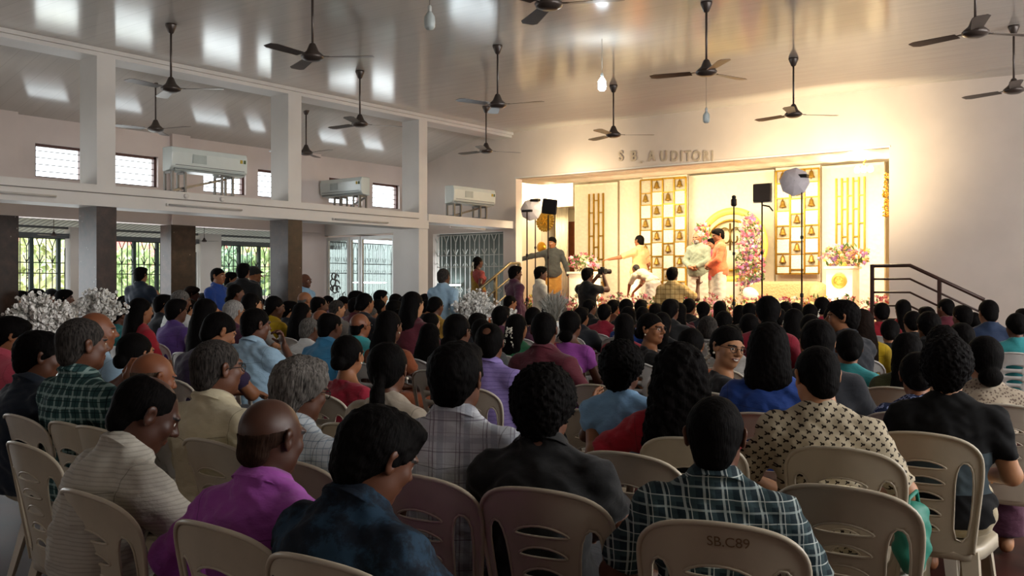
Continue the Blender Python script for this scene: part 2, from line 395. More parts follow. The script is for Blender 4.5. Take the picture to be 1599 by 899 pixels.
def body_prims(J, fem=False):
    w = .9 if fem else 1.0; ch = J is POSES['child']
    q = .68 if ch else 1.0
    j = {k: A3(v) for k, v in J.items() if k != 'curl'}
    if fem:
        for k in ('sl', 'sr', 'el', 'er'): j[k] = j[k] * A3((.89, 1, 1))
    ax = j['n'] - j['p']; ax /= np.linalg.norm(ax); X = A3((1, 0, 0)); Yv = np.cross(ax, X); Yv /= np.linalg.norm(Yv); Rt = np.stack([X, Yv, np.cross(X, Yv)], 1)
    T = [P('e', j['p'], None, (.165 * q, .125 * q, .115 * q), Rt, .06, t='torso'), P('e', j['w'], None, (.142 * w * q, .105 * q, .15 * q), Rt, .06, t='torso'),
         P('e', j['c'], None, (.155 * w * q, .108 * q, .135 * q), Rt, .05, t='torso'),
         P('c', j['sl'] * .62 + j['sr'] * .38, j['sl'], (.058 * q, .048 * q * w), None, .05, t='torso'), P('c', j['sl'] * .38 + j['sr'] * .62, j['sr'], (.058 * q, .048 * q * w), None, .05, t='torso'),
         P('c', j['n'] + A3((0, -.012, -.01)), j['sl'] * .85 + j['n'] * .15, (.045 * w * q, .036 * q), None, .04, t='torso'), P('c', j['n'] + A3((0, -.012, -.01)), j['sr'] * .85 + j['n'] * .15, (.045 * w * q, .036 * q), None, .04, t='torso')]
    if fem and not ch: T += [P('e', j['c'] + Yv * .09 * -1 * (-1) + A3((s * .07, 0, -.02)), None, (.06, .055, .06), None, .04, t='torso') for s in (-1, 1)]
    for s in 'lr':
        T += [P('c', j['s' + s], j['e' + s], (.048 * q * w, .040 * q * w), None, .022, t='uarm' + s), P('c', j['e' + s], j['w' + s], (.040 * q * w, .026 * q), None, .02, t='farm' + s)]
        T += hand_prims(j['w' + s], j['fd' + s], j['n' + s], J['curl'], 1 if s == 'l' else -1, t='hand' + s, s=q * (.92 if fem else 1))
        T += [P('c', j['h' + s], j['k' + s], (.088 * q, .062 * q), None, .05, t='thigh' + s), P('c', j['k' + s], j['a' + s], (.058 * q, .036 * q), None, .03, t='shin' + s),
              P('c', j['a' + s] + A3((0, -.02, -.03)), j['a' + s] + A3((0, .15 * q, -.045)), (.038 * q, .028 * q), None, .03, t='foot' + s)]
    return T, j
def head_at(J, hr, ch=False):
    n = A3(J['n']); R = rotm(*hr); return n + A3((0, -.008, .035)) + R @ A3((0, .018, .095 if not ch else .085)), R
CACHE = {}
def wr_disp(amp, sc, ph):
    def f(X, Y, Z):
        a = np.sin(X * sc + 2.2 * np.sin(Z * sc * .45 + ph)) * np.sin(Z * sc * .8 + X * sc * .5 + ph * 1.7 + 1.5 * np.sin(Y * sc * .6))
        return amp * a + amp * .5 * np.sin(Z * sc * 2.1 + 3 * np.sin(X * sc * .7 + ph) + Y * sc)
    return f
def folds(amp, ph):
    a = wr_disp(amp * .7, 30, ph); b = wr_disp(amp * .5, 62, ph + 2)
    def f(X, Y, Z):
        u = X * 34 + Z * 26 * np.sign(X + 1e-9) + 2.0 * np.sin(Z * 17 + ph) + 1.3 * np.sin(Y * 25)
        return a(X, Y, Z) + b(X, Y, Z) + amp * .8 * (np.abs(np.sin(u)) ** .7 - .6) * (.5 + .5 * np.sin(Z * 13 + X * 7 + ph))
    return f
LOD = {0: (.0095, .0042), 1: (.015, .0095), 2: (.021, .0135)}
def get_body(pn, hr, fem, lod, smile=False):
    key = ('body', pn, hr, fem, lod, smile)
    if key in CACHE: return CACHE[key]
    J = POSES[pn]; ch = pn == 'child'; T, j = body_prims(J, fem); O, R = head_at(J, hr, ch); s = .92 if ch else 1.0
    h, hf = LOD[lod]
    neck = [P('c', A3(J['n']) + A3((0, -.012, -.03)), O + R @ A3((0, -.022, -.035)), ((.05 if fem else .058) * (.8 if ch else 1), (.045 if fem else .053) * (.85 if ch else 1)), None, .035, t='neck')]
    fines = [(O - .12, O + .125, hf)]
    if lod == 0 and pn in ('raisel', 'chin', 'raise', 'carry'):
        for s_ in 'lr':
            if A3(J['w' + s_])[2] > .9: fines.append((j['w' + s_] - .03, j['w' + s_] + A3(J['fd' + s_]) / np.linalg.norm(J['fd' + s_]) * .16 + .03, .006))
    V, Q = surf(T + neck + place(head_prims(fem, smile), O, R, s), h, fines)
    C = V[Q].mean(1); L = ((C - O) @ R) / s; mi = np.zeros(len(Q), int)
    ax_ = np.abs(L[:, 0]); fr = L[:, 1] > .05
    mi[fr & (((ax_ - .031) / .0135) ** 2 + ((L[:, 2] - .002) / .006) ** 2 < 1)] = 1
    mi[fr & (((ax_ - .031) / .0055) ** 2 + ((L[:, 2] - .002) / .006) ** 2 < 1)] = 2
    lw = .027 if smile else .0245
    mi[fr & (L[:, 1] > .07) & ((ax_ / lw) ** 2 + ((L[:, 2] + .0575 - (.006 * (ax_ / .026) ** 2 if smile else 0)) / .010) ** 2 < 1)] = 3
    if smile: mi[fr & (L[:, 1] > .07) & ((ax_ / .018) ** 2 + ((L[:, 2] + .0578 - .005 * (ax_ / .026) ** 2) / .0042) ** 2 < 1)] = 5
    mi[fr & (ax_ > .012) & (ax_ < .052) & (np.abs(L[:, 2] - .021 + .25 * (ax_ - .032) ** 2 / .03) < .0038)] = 4
    me = np_mesh('body', V, Q, [SKINS['brown'], EYEW, IRIS, LIPM, BROW, TEETH], mi)
    CACHE[key] = me; return me
def ring(c, n, r, rr, k=.008, N=14, fwd=1.0, t='collar'):
    n = A3(n) / np.linalg.norm(n); X = A3((1, 0, 0)) if abs(n[1]) > .8 else np.cross(n, A3((0, 1, 0))); X /= np.linalg.norm(X); Y = np.cross(n, X); pts = [A3(c) + (X * math.cos(2 * PI * i / N) + Y * math.sin(2 * PI * i / N) * fwd) * r for i in range(N)]
    return [P('c', pts[i], pts[(i + 1) % N], (rr, rr), None, k, t=t) for i in range(N)]
def get_top(pn, style, fem, lod):
    """style: shirt (half sleeve + collar), long (full sleeve + collar), tee, blouse, kurta, polo, robe"""
    key = ('top', pn, style, fem, lod)
    if key in CACHE: return CACHE[key]
    J = POSES[pn]; T, j = body_prims(J, fem); stand = J['p'][2] > .7; ch = pn == 'child'; h = {0: .010, 1: .015, 2: .021}[lod]
    g = .016 if style != 'blouse' else .008; out = []
    ax = j['n'] - j['c']; ax /= np.linalg.norm(ax); nn = ax + A3((0, .35, 0)); nn /= np.linalg.norm(nn)
    ncl = (nn, float(nn @ j['n']) + (.012 if style != 'blouse' else -.045))
    frac = {'shirt': .86, 'long': 1, 'tee': .62, 'blouse': .5, 'kurta': .9, 'polo': .62, 'blazer': 1, 'robe': 1}[style]
    for p in T:
        if p.t == 'torso': out.append(p.grow(g + (.012 if p is T[0] else 0), k=.05, clips=[ncl]))
        elif p.t[:4] == 'uarm':
            s = p.t[-1]
            if frac < 1:
                d = j['e' + s] - j['s' + s]; L = np.linalg.norm(d); d /= L
                out.append(p.grow(g + .004, clips=[(d, float(d @ (j['s' + s] + d * L * frac)))], k=.04))
            else: out.append(p.grow(g, k=.04))
        elif p.t[:4] == 'farm' and frac >= 1:
            s = p.t[-1]; d = j['w' + s] - j['e' + s]; L = np.linalg.norm(d); d /= L
            out.append(p.grow(g, clips=[(d, float(d @ (j['e' + s] + d * L * .93)))], k=.03))
    cl = []
    if stand: cl.append((A3((0, 0, -1)), -{'shirt': .80, 'long': .80, 'tee': .80, 'polo': .8, 'blouse': 1.02, 'kurta': .55, 'blazer': .8, 'robe': .2}[style]) if pn != 'bend' else (A3((0, -.75, -.66)), .12 - .66 * .88))
    else: cl.append((A3((0, 0, -1)), -(.47 if style != 'blouse' else .74) if not ch else -.46))
    if stand and style != 'blouse' and pn != 'bend':
        out.append(P('e', j['p'] + A3((0, 0, -.05)), None, (.192, .158, .18), None, .05, t='torso'))
        if style == 'kurta': out.append(P('c', j['p'], j['p'] + A3((0, 0, -.34)), (.15, .175), None, .06, t='torso'))
    if style in ('shirt', 'long', 'polo', 'blazer'):
        c0 = j['n'] + A3((0, -.006, -.004)); out += ring(c0, nn, .080, .011, .010) + ring(c0 + nn * .014, nn, .076, .0095, .004) + ring(c0 + nn * .028, nn, .070, .009, .003)
    V, Q = surf(out, h, clips=cl, disp=folds(.0065, len(pn)) if lod == 0 else wr_disp(.004, 38, len(pn)))
    me = np_mesh('top', V, Q); CACHE[key] = me; return me
def get_collar(pn, fem):
    key = ('collar', pn, fem)
    if key in CACHE: return CACHE[key]
    J = POSES[pn]; n0, c = A3(J['n']), A3(J['c']); ax = n0 - c; ax /= np.linalg.norm(ax); nn = ax + A3((0, .35, 0)); nn /= np.linalg.norm(nn)
    X = A3((1, 0, 0)); Y = np.cross(nn, X); Y /= np.linalg.norm(Y); c0 = n0 + A3((0, -.006, -.002)); N = 36; vs, fs = [], []
    for i in range(N + 1):
        t = PI / 2 + .16 + (2 * PI - .32) * i / N; d = X * math.cos(t) + Y * math.sin(t); fr = max(0, math.sin(t)) ** 3
        for r, h in ((.064, .010), (.061, .036), (.066, .043), (.078, .030), (.092 + .012 * fr, -.002 - .030 * fr), (.094 + .012 * fr, -.006 - .030 * fr), (.084 + .01 * fr, -.002 - .028 * fr), (.070, .026)): vs.append(c0 + d * r * (.94 if fem else 1) + nn * h)
    for i in range(N):
        for k in range(8): a, b = i * 8 + k, i * 8 + (k + 1) % 8; fs.append((a, b, b + 8, a + 8))
    fs += [tuple(range(8))[::-1], tuple(range(N * 8, N * 8 + 8))]
    CACHE[key] = MB().add(vs, fs, True).mesh('collar'); return CACHE[key]
def get_bottom(pn, style, fem, lod):
    key = ('bot', pn, style, fem, lod)
    if key in CACHE: return CACHE[key]
    J = POSES[pn]; T, j = body_prims(J, fem); stand = J['p'][2] > .7; out = []; cl = []
    if style == 'trousers':
        for p in T:
            if p.t[:5] == 'thigh' or p.t[:4] == 'shin': out.append(p.grow(.012 if p.t[:5] == 'thigh' else .02, k=.02))
        out.append([p for p in T if p.t == 'torso'][0].grow(.006, k=.04)); cl = [(A3((0, 0, -1)), -.09)]
    else:   # wrapped mundu / sari skirt
        p = [p for p in T if p.t == 'torso'][0]; out.append(p.grow(.008, k=.05))
        if stand:
            fl = .0 if style == 'mundu' else .03
            for s in (-1, 1): out.append(P('c', j['h' + ('l' if s < 0 else 'r')] + A3((s * -.012, 0, -.03)), A3((s * .075, (j['al'][1] + j['kl'][1]) * .4, .12)), (.112, .128 + fl), None, .07))
        else:
            for s in 'lr':
                out += [P('c', j['h' + s], j['k' + s], (.10, .085), None, .08), P('c', j['k' + s], j['a' + s] + A3((0, .02, .0)), (.085, .10), None, .08)]
            out += [P('c', (j['kl'] + j['kr']) / 2, (j['al'] + j['ar']) / 2, (.07, .08), None, .08)]
        cl = [(A3((0, 0, -1)), -(.10 if not pn == 'child' else .2))]
    if pn == 'bend' : cl.append((A3((0, .7, .7)), .75))
    else: cl.append((A3((0, 0, 1)), j['p'][2] + .09))
    V, Q = surf(out, {0: .013, 1: .018, 2: .024}[lod], clips=cl, disp=wr_disp(.004, 34, 2)); me = np_mesh('bottom', V, Q); CACHE[key] = me; return me
def get_sari(pn, lod):
    key = ('sari', pn, lod)
    if key in CACHE: return CACHE[key]
    J = POSES[pn]; T, j = body_prims(J, True); out = [p.grow(.020, k=.06) for p in T if p.t == 'torso']
    d = j['sl'] - j['p']; n = A3((.80, .0, .6)); n /= np.linalg.norm(n); o = float(n @ (j['sl'] + A3((.10, 0, 0)))); 
    V, Q = surf(out, {0: .011, 1: .016, 2: .022}[lod], clips=[(n, o), (A3((0, 0, 1)), j['n'][2] - .01)], disp=wr_disp(.004, 45, 5)); me = np_mesh('sari', V, Q); CACHE[key] = me; return me
HLP = (A3((0, .62, -.785)), .014)
def hz(amp, sc):
    def f(X, Y, Z): return amp * np.sin(X * sc + 1.3 * np.sin(Y * sc * .7)) * np.sin(Y * sc * 1.1 + 1.7 * np.sin(Z * sc * .6)) * np.sin(Z * sc * .9 + X * sc * .4)
    return f
def get_hair(ht, lod):
    key = ('hair', ht, lod)
    if key in CACHE: return CACHE[key]
    c, r = CRAN; g = lambda q: tuple(x + q for x in r); h = {0: .0055, 1: .009, 2: .013}[lod]; disp = lambda X, Y, Z, k=(1.0 if ht == 'short' else .55), a=hz(.003, 120), b=hz(.0022, 260): k * (a(X, Y, Z) + b(Z, X, Y)); cl = []; I = np.eye(3)
    tuck = hp((0, .03, -.03), (.058, .072, .085), .01, neg=True)
    if ht in ('short', 'crop', 'thin'):
        q = {'short': .014, 'crop': .008, 'thin': .009}[ht]
        L = [hp(c, g(q), .02, clips=[HLP]), hp((0, -.062, -.045), (.056, .045, .052), .03, clips=[((0, 0, -1), .098)])]
        if ht == 'short': L.append(hp((.01, .045, .082), (.058, .05, .028), .03))
    elif ht == 'curly':
        L = [hp(c, g(.030), .02, clips=[(HLP[0], .010)]), hp((0, -.062, -.05), (.062, .045, .055), .03, clips=[((0, 0, -1), .10)])]; disp = lambda X, Y, Z, a=hz(.0065, 150), b=hz(.0055, 270): a(X, Y, Z) + b(Y, Z, X)
    elif ht == 'wavy':
        L = [hp(c, g(.022), .02, clips=[(HLP[0], .010)]), hp((0, -.064, -.05), (.060, .047, .055), .03, clips=[((0, 0, -1), .10)]), hp((0, .03, .095), (.06, .06, .03), .03)]; disp = lambda X, Y, Z, a=hz(.004, 95), b=hz(.003, 220): a(X, Y, Z) + b(Y, Z, X)
    elif ht == 'cap':
        L = [hp(c, g(.018), .02, clips=[((0, .2, -.98), -.0)]), hp((0, .085, .035), (.06, .055, .012), .02)]; disp = None
    elif ht == 'bald':
        L = [hp(c, g(.0035), .01, clips=[(HLP[0], -.002), ((0, -.25, .97), .030), ((0, 1, 0), -.004)]), hp((0, -.062, -.045), (.053, .042, .045), .02, clips=[((0, 0, -1), .088)])]
    elif ht == 'balding':
        L = [hp(c, g(.008), .01, clips=[(HLP[0], .004), ((0, 1, 0), .045)]), hp((0, -.062, -.045), (.054, .043, .050), .02, clips=[((0, 0, -1), .092)]), hp((0, .03, .115), (.05, .085, .035), .02, neg=True)]
    elif ht == 'spot':
        L = [hp(c, g(.012), .01, clips=[HLP]), hp((0, -.062, -.045), (.056, .045, .052), .03, clips=[((0, 0, -1), .095)]), hp((0, -.105, .085), (.035, .035, .03), .02, neg=True)]
    else:
        L = [hp(c, g(.0065), .01, clips=[(HLP[0], .004)]), hp((0, -.030, .028), (.083, .086, .090), .03, clips=[(HLP[0], -.012)]), hp((0, -.066, -.03), (.062, .046, .052), .03, clips=[((0, 0, -1), .09)])]
        if ht == 'bun': L += [hp((0, -.112, -.035), (.047, .036, .044), .012)]
        if ht == 'lowbun': L += [hp((0, -.105, -.085), (.06, .042, .05), .012)]
        if ht == 'pony': L += [hp((0, -.105, -.03), (.022, .022), .015, 'c', (0, -.135, -.09)), hp((0, -.135, -.09), (.032, .038), .02, 'c', (0, -.15, -.20)), hp((0, -.15, -.20), (.036, .014), .02, 'c', (0, -.15, -.33))]
        if ht == 'braid':
            z = -.06
            for i in range(9): L += [hp((.008 * (-1) ** i, -.118 - .004 * min(i, 5), z), (.028 - .0015 * i, .024 - .001 * i, .026), .006)]; z -= .036
        if ht == 'shoulder':
            L += [hp((0, -.040, -.06), (.098, .078, .12), .04), hp((0, -.07, -.13), (.105, .06, .09), .04)]; disp = hz(.003, 130)
        if ht == 'huge':
            L += [hp((0, -.03, .01), (.105, .105, .115), .04, clips=[(HLP[0], .006)]), hp((0, -.06, -.09), (.125, .085, .13), .05), hp((0, -.105, -.24), (.15, .075, .17), .06), hp((0, -.13, -.38), (.13, .055, .13), .06)]; disp = lambda X, Y, Z, a=hz(.009, 75), b=hz(.004, 190): a(X, Y, Z) + b(Y, Z, X)
        if ht in ('long', 'longbig'):
            b = .018 if ht == 'longbig' else 0
            L += [hp((0, -.058, -.075), (.084 + b, .062 + b, .11), .04), hp((0, -.112, -.19), (.098 + b, .046 + b * .5, .16), .05), hp((0, -.135, -.33), (.085 + b, .036, .15), .05)]
            disp = hz(.004 if ht == 'longbig' else .0028, 130)
    V, Q = surf(place(L, A3((0, 0, 0)), I), h, disp=disp, clips=cl); me = np_mesh('hair', V, Q); CACHE[key] = me; return me
def glasses_mesh():
    if 'gl' in CACHE: return CACHE['gl']
    m = MB()
    for s in (-1, 1):
        m.tube([(s * .033 + .021 * math.cos(a), .098 - .006 * abs(math.cos(a)) * (1 if math.cos(a) * s > 0 else 0), .0 + .017 * math.sin(a)) for a in [2 * PI * i / 16 for i in range(16)]], .0016, 6, True)
        m.tube([(s * .054, .094, .004), (s * .078, .06, .006), (s * .083, .0, .004), (s * .084, -.02, -.012)], .0016, 6)
    m.tube([(-.012, .099, .003), (0, .102, .006), (.012, .099, .003)], .0016, 6); CACHE['gl'] = m.mesh('glasses'); return CACHE['gl']
def garland_mesh(kind='arc'):
    if 'gar' + kind in CACHE: return CACHE['gar' + kind]
    m = MB(); rg = random.Random(4)
    if kind == 'arc': pts = [(.062 * math.sin(t) * (1), -.13 + .018 * abs(math.sin(t)), -.045 + .055 * math.cos(t) - .03) for t in [(-2.2 + 4.4 * i / 40) for i in range(41)]]
    elif kind == 'drop': pts = [(s * (.012 + .028 * t), -.128 - .02 * t, .0 - .17 * t) for s in (-1, 1) for t in [i / 34 for i in range(35)]]
    elif kind == 'side': pts = [(-.072 - .012 * math.sin(i * .35), -.045 - .01 * math.cos(i * .5), -.005 - .105 * i / 28) for i in range(29)]
    elif kind == 'rside': pts = [(.060 + .016 * math.sin(i * .35), -.085 - .01 * math.cos(i * .5), -.0 - .105 * i / 28) for i in range(29)]
    else: pts = [(.01 * math.cos(i * 2.4), -.118, -.02 + .01 * math.sin(i * 2.4)) for i in range(8)]
    for p in pts:
        for k in range(3):
            q = (p[0] + rg.uniform(-.012, .012), p[1] + rg.uniform(-.008, .004), p[2] + rg.uniform(-.008, .008)); m.sph(q, rg.uniform(.004, .0075), 6, 4)
    CACHE['gar' + kind] = m.mesh('jasmine'); return CACHE['gar' + kind]
PETAL = mat('jasmine_petal', 'eeeada', .6, var=.03); METAL_D = mat('dark_metal_rim', '1b1818', .3, .6)
GOLD = mat('gold_trim', 'b78a2e', .3, .9, var=.1)
def person(label, loc, yaw=0, s=1.0, pn='up', hr=(0, 0, 0), fem=False, hair='short', hc='black', skin='brown', top=('shirt', None), bottom=('trousers', None), sari=None, lod=1, group=None, smile=False, glasses=False, flower=None, beard=None, ear=False, name='person', clip_col=None, cat='person', bag=None):
    e = thing(name, label, cat, loc, math.radians(yaw), group); e.scale = (s, s, s)
    J = POSES[pn]; ch = pn == 'child'; O, R = head_at(J, hr, ch)
    b = link('body', get_body(pn, hr, fem, lod, smile), None, e); b.material_slots[0].link = 'OBJECT'; b.material_slots[0].material = SKINS[skin]
    M = Matrix.Translation(Vector(O)) @ Matrix([list(r) for r in R]).to_4x4(); hs = .93 if ch else 1.0; M = M @ Matrix.Scale(hs, 4)
    def kid(nm, me, m):
        o = link(nm, me, m, e); o.matrix_local = M; return o
    if hair:
        o = kid('hair' if hair != 'cap' else 'cap', get_hair(hair, lod), HM['black'])
        o.material_slots[0].link = 'OBJECT'; o.material_slots[0].material = HM.get(hc) or hc
    if glasses: kid('glasses', glasses_mesh(), METAL_D)
    if flower: kid('jasmine_garland', garland_mesh(flower if isinstance(flower, str) else 'arc'), PETAL)
    if clip_col:
        k = CACHE.get('clip') or MB().sph((.05, -.09, .02), (.012, .010, .016), 10, 6).mesh('clip'); CACHE['clip'] = k; kid('hair_clip', k, clip_col)
    if ear:
        if 'ear' not in CACHE: CACHE['ear'] = [MB().sph((q * .088, -.004, -.04), .007, 8, 6).mesh('earring') for q in (-1, 1)]
        for q in CACHE['ear']: kid('earring', q, mat('pearl', 'e8dfca', .2))
    if beard:
        if 'beard' not in CACHE:
            V, Q = surf(place([hp((0, .034, -.058), (.06, .068, .056), .02, clips=[((0, -.5, .85), -.036)]), hp((0, .084, -.057), (.016, .02, .009), .004, neg=True), hp((0, .095, -.042), (.026, .010, .006), .006)], A3((0, 0, 0)), np.eye(3)), .007); CACHE['beard'] = np_mesh('beard', V, Q)
        kid('beard', CACHE['beard'], HM[beard])
    def cloth(nm, me, m):
        o = link(nm, me, None, e)
        if len(me.materials) == 0: me.materials.append(m)
        o.material_slots[0].link = 'OBJECT'; o.material_slots[0].material = m; return o
    if top[0] in ('shirt', 'long', 'polo', 'blazer') and lod < 2: cloth('collar', get_collar(pn, fem), top[1])
    cloth({'shirt': 'shirt', 'long': 'shirt', 'tee': 't_shirt', 'blouse': 'blouse', 'kurta': 'kurta', 'polo': 'polo_shirt', 'blazer': 'blazer', 'robe': 'robe'}[top[0]], get_top(pn, top[0], fem, lod), top[1])
    if bottom and bottom[1] is not None: cloth({'trousers': 'trousers', 'mundu': 'mundu', 'skirt': 'skirt'}[bottom[0]], get_bottom(pn, bottom[0], fem, lod), bottom[1])
    if sari: cloth('sari', get_sari(pn, lod), sari)
    return e
# ------------------------------------------------------------------ the hall
YS, XC, XO, HC = 15.1, -11.55, -14.1, 4.46
def paint(name, c, rough=.55, mott=.04):
    q = NT(name); a = lin(c); b = tuple(v * (1 - mott * 2) for v in a[:3]) + (1,)
    q.base(q.mix(q.ramp(q.noise(1.6, 5), [(.35, (0, 0, 0, 1)), (.65, (1, 1, 1, 1))]), a, b)); q.set(rough, 0, .3); q.bump(q.noise(35, 4), .06, .01)
    MATS[name] = q.m; return q.m
WALL = paint('painted_wall_pale_pink', 'd9cbc4'); WALLW = paint('painted_wall_white', 'dcd8d2'); WALLS = paint('painted_stage_wall', 'd8cbc0')
def pvc():
    q = NT('pvc_ceiling_panel'); x, y, z = q.xyz(); v = q.mapped((.35, 5, 1))
    n = q.noise(2.2, 6, v, .6); c = q.ramp(n, [(.25, lin('c4bfb7')), (.5, lin('c9c4bc')), (.78, lin('cec9c1'))])
    g = q.math('LESS_THAN', q.math('FRACT', q.math('MULTIPLY', y, 4.0)), .03)
    q.base(q.mix(g, c, lin('bab5ad'))); q.set(.14, 0, .5)
    w = q.noise(9, 2, q.mapped((.25, 1, 1)))
    q.bump(q.math('ADD', w, q.math('MULTIPLY', g, -.5)), .02, .006); return q.m
CEIL = pvc()
def granite():
    q = NT('granite_cladding'); n = q.noise(7, 6, None, .65); v = q.n('TexVoronoi'); v.inputs['Scale'].default_value = 14; q.l(q.mapped((1, 1, .55)), v.inputs['Vector'])
    sp = q.math('LESS_THAN', v.outputs['Distance'], .075)
    rnd = q.math('GREATER_THAN', q.noise(3.1, 1), .53)
    c = q.ramp(n, [(.3, lin('21170f')), (.55, lin('39271d')), (.75, lin('4a342a'))])
    q.base(q.mix(q.math('MULTIPLY', sp, rnd), c, lin('958c82'))); q.set(.38, 0, .3); return q.m
GRAN = granite()
FLR = NT('red_floor_covering'); _n = FLR.noise(3, 6); FLR.base(FLR.ramp(_n, [(.3, lin('2a1410')), (.7, lin('4a221a'))])); FLR.set(.5, 0, .3); FLR.bump(FLR.noise(250, 2), .15, .003); FLR = FLR.m
DARKM = mat('dark_painted_steel', '2a2320', .4, .4); BRFR = mat('brown_window_frame', '4e2a22', .5); GREY = mat('grey_steel', '77746f', .4, .6)
def sbox(name, *b, m=WALL, bevel=0):
    o = MB().box(*b).build(name, m, bevel=bevel); return struct(o)
def boxes(name, bl, m, bevel=0):
    q = MB()
    for b in bl: q.box(*b)
    return struct(q.build(name, m, bevel=bevel))
boxes('floor', [(-14.3, 6, -7, YS + 6, -.2, 0)], FLR)
# nave ceiling with the gently dropping corner right of the stage
q = MB(); zc = HC
V = [(-11.75, -7, zc), (6, -7, zc), (6, 12.0, zc), (-2.53, 13.04, zc), (-4.29, YS, zc), (-11.75, YS, zc), (6, YS + .1, zc - .25), (-4.29, YS, zc)]
q.add(V, [(0, 5, 4, 3, 2, 1), (2, 3, 4, 6)]); t = len(V)
q.box(-11.95, 6, -7, YS + .2, HC + .02, HC + .12)
struct(q.build('ceiling_nave', CEIL))
q = MB(); za = 3.93
q.add([(XO - .1, -7, za - .02), (XO - .1, YS, za - .02), (-12.1, YS, 4.50), (-12.1, -7, 4.50), (-11.8, -7, 4.50), (-11.8, YS, 4.50)], [(0, 1, 2, 3), (3, 2, 5, 4)])
q.box(XO - .2, -11.8, -7, YS + .2, 4.56, 4.66)
q.add([(XO - .25, -7, za + .04), (XO - .25, YS + .1, za + .04), (-12.1, YS + .1, 4.56), (-12.1, -7, 4.56)], [(0, 3, 2, 1)])
struct(q.build('ceiling_aisle', CEIL))
boxes('trim_ceiling_beam', [(-11.95, XC, -7, YS, 4.36, 4.50), (XC - .02, XC + .04, -7, YS, 4.41, 4.46)], WALLW)
# mid-height beam with its ledge
boxes('trim_gallery_beam', [(-11.97, XC + .05, -7, 12.66, 2.48, 2.62), (-11.97, XC + .02, -7, 12.66, 2.62, 2.75), (-11.97, XC + .04, 12.66, YS, 2.60, 2.74)], WALLW)
for i, (a, b) in enumerate(((.60, .85), (3.58, 3.83), (6.57, 6.82), (9.60, 9.85), (12.46, 12.67))):
    o = boxes('column', [(-11.95, XC + .004, a, b, 2.48, 4.365)], WALLW)
    o2 = MB().box(-11.96, XC + .01, a - .01, b + .01, 0, 2.48).build('granite_cladding' if i < 4 else 'painted_cladding', GRAN if i < 4 else WALLW, o)
# outer wall of the aisle with clerestory openings
def Yat(px, X): a, b = ray(px); return X / a * b
wins = [(55, 132), (175, 247), (318, 384), (403, 440), (514, 565.5), (582, 624)]
wy = [(Yat(a, XO), Yat(b, XO)) for a, b in wins]; wz = (3.07, 3.56)
extra = [(.4, 1.4), (2.0, 3.0), (3.7, 4.6), (5.2, 6.1)]
ally = sorted(extra + wy)
q = MB(); y0 = -7; T = (XO - .2, XO)
for a, b in ally: q.box(*T, y0, a, 2.48, 4.5); q.box(*T, a, b, 2.48, wz[0]); q.box(*T, a, b, wz[1], 4.5); y0 = b
q.box(*T, y0, YS, 2.48, 4.5)
q.box(*T, -7, .9, 0, 2.48); q.box(*T, 11.85, 12.68, 0, 2.48); q.box(*T, 14.7, YS, 0, 2.48); q.box(*T, 12.6, 14.8, 2.42, 2.5)
# pilasters on the upper wall
for a, b in ((.6, 1.0), (3.6, 4.0), (6.4, 6.8), (9.28, 9.62), (11.95, 12.45)): q.box(XO - .01, XO + .07, a, b, 2.48, 4.2)
struct(q.build('wall_left', WALL))
for a, b in ((3.5, 4.0), (6.35, 6.80), (9.25, 9.71)):
    struct(MB().box(XO - .22, XO + .08, a, b, 0, 2.48).build('pillar', GRAN))
GLASSW = NT('bright_window_glass'); GLASSW.base(lin('ffffff')); GLASSW.set(.15); GLASSW.b.inputs['Transmission Weight'].default_value = 1; GLASSW.b.inputs['IOR'].default_value = 1.02; GLASSW = GLASSW.m
for i, (a, b) in enumerate(ally):
    q = MB(); w = .04; X0, X1 = XO - .12, XO - .06
    q.box(X0, X1, a, b, wz[1] - w, wz[1]); q.box(X0, X1, a, b, wz[0], wz[0] + w * .5); q.box(X0, X1, a, a + w, wz[0], wz[1]); q.box(X0, X1, b - w, b, wz[0], wz[1])
    o = struct(q.build('window_%d' % (i + 1), BRFR))
    s = MB()
    for k in range(1, 5): z = wz[0] + (wz[1] - wz[0]) * k / 5; s.box(X0 + .02, X0 + .03, a + w, b - w, z - .006, z + .006)
    s.build('louvre_slats', GREY, o)
# end wall with gate opening and stage opening
SZ, ST = .85, 3.56; SX0, SX1 = -11.45, -4.43; GX0, GX1 = -13.6, -11.76
boxes('wall_stage', [(XO - .2, GX0, YS, YS + .2, 0, 4.6), (GX0, GX1, YS, YS + .2, 2.56, 4.6), (GX1, SX0, YS, YS + .2, 0, 4.6), (SX0, SX1, YS, YS + .2, ST, 4.6), (SX1, 6, YS, YS + .2, 0, 4.6)], WALLS)
boxes('trim_stage_edge', [(SX0 - .02, SX1 + .02, YS - .015, YS + .05, ST, ST + .03)], WALLW)
boxes('floor_stage', [(-14.5, -3.0, YS + .2, 19.6, .65, SZ), (SX0, SX1, YS, YS + .2, .0, SZ)], mat('stage_carpet', '7d2a2a', .8))
STW = paint('stage_wall_cream', 'e6dcc4'); 
boxes('wall_stage_back', [(-14.6, -3.0, 19.0, 19.15, .6, 4.5)], STW)
boxes('wall_stage_left', [(-13.3, -13.15, 16.02, 19.1, .6, 4.5), (-13.3, -12.1, 16.02, 16.1, .6, 4.5)], STW)
boxes('wall_stage_right', [(-4.2, -4.05, YS + .2, 19.1, .6, 4.5)], STW)
boxes('ceiling_stage', [(-14.6, -3.0, YS + .1, 19.2, 4.35, 4.5)], STW)
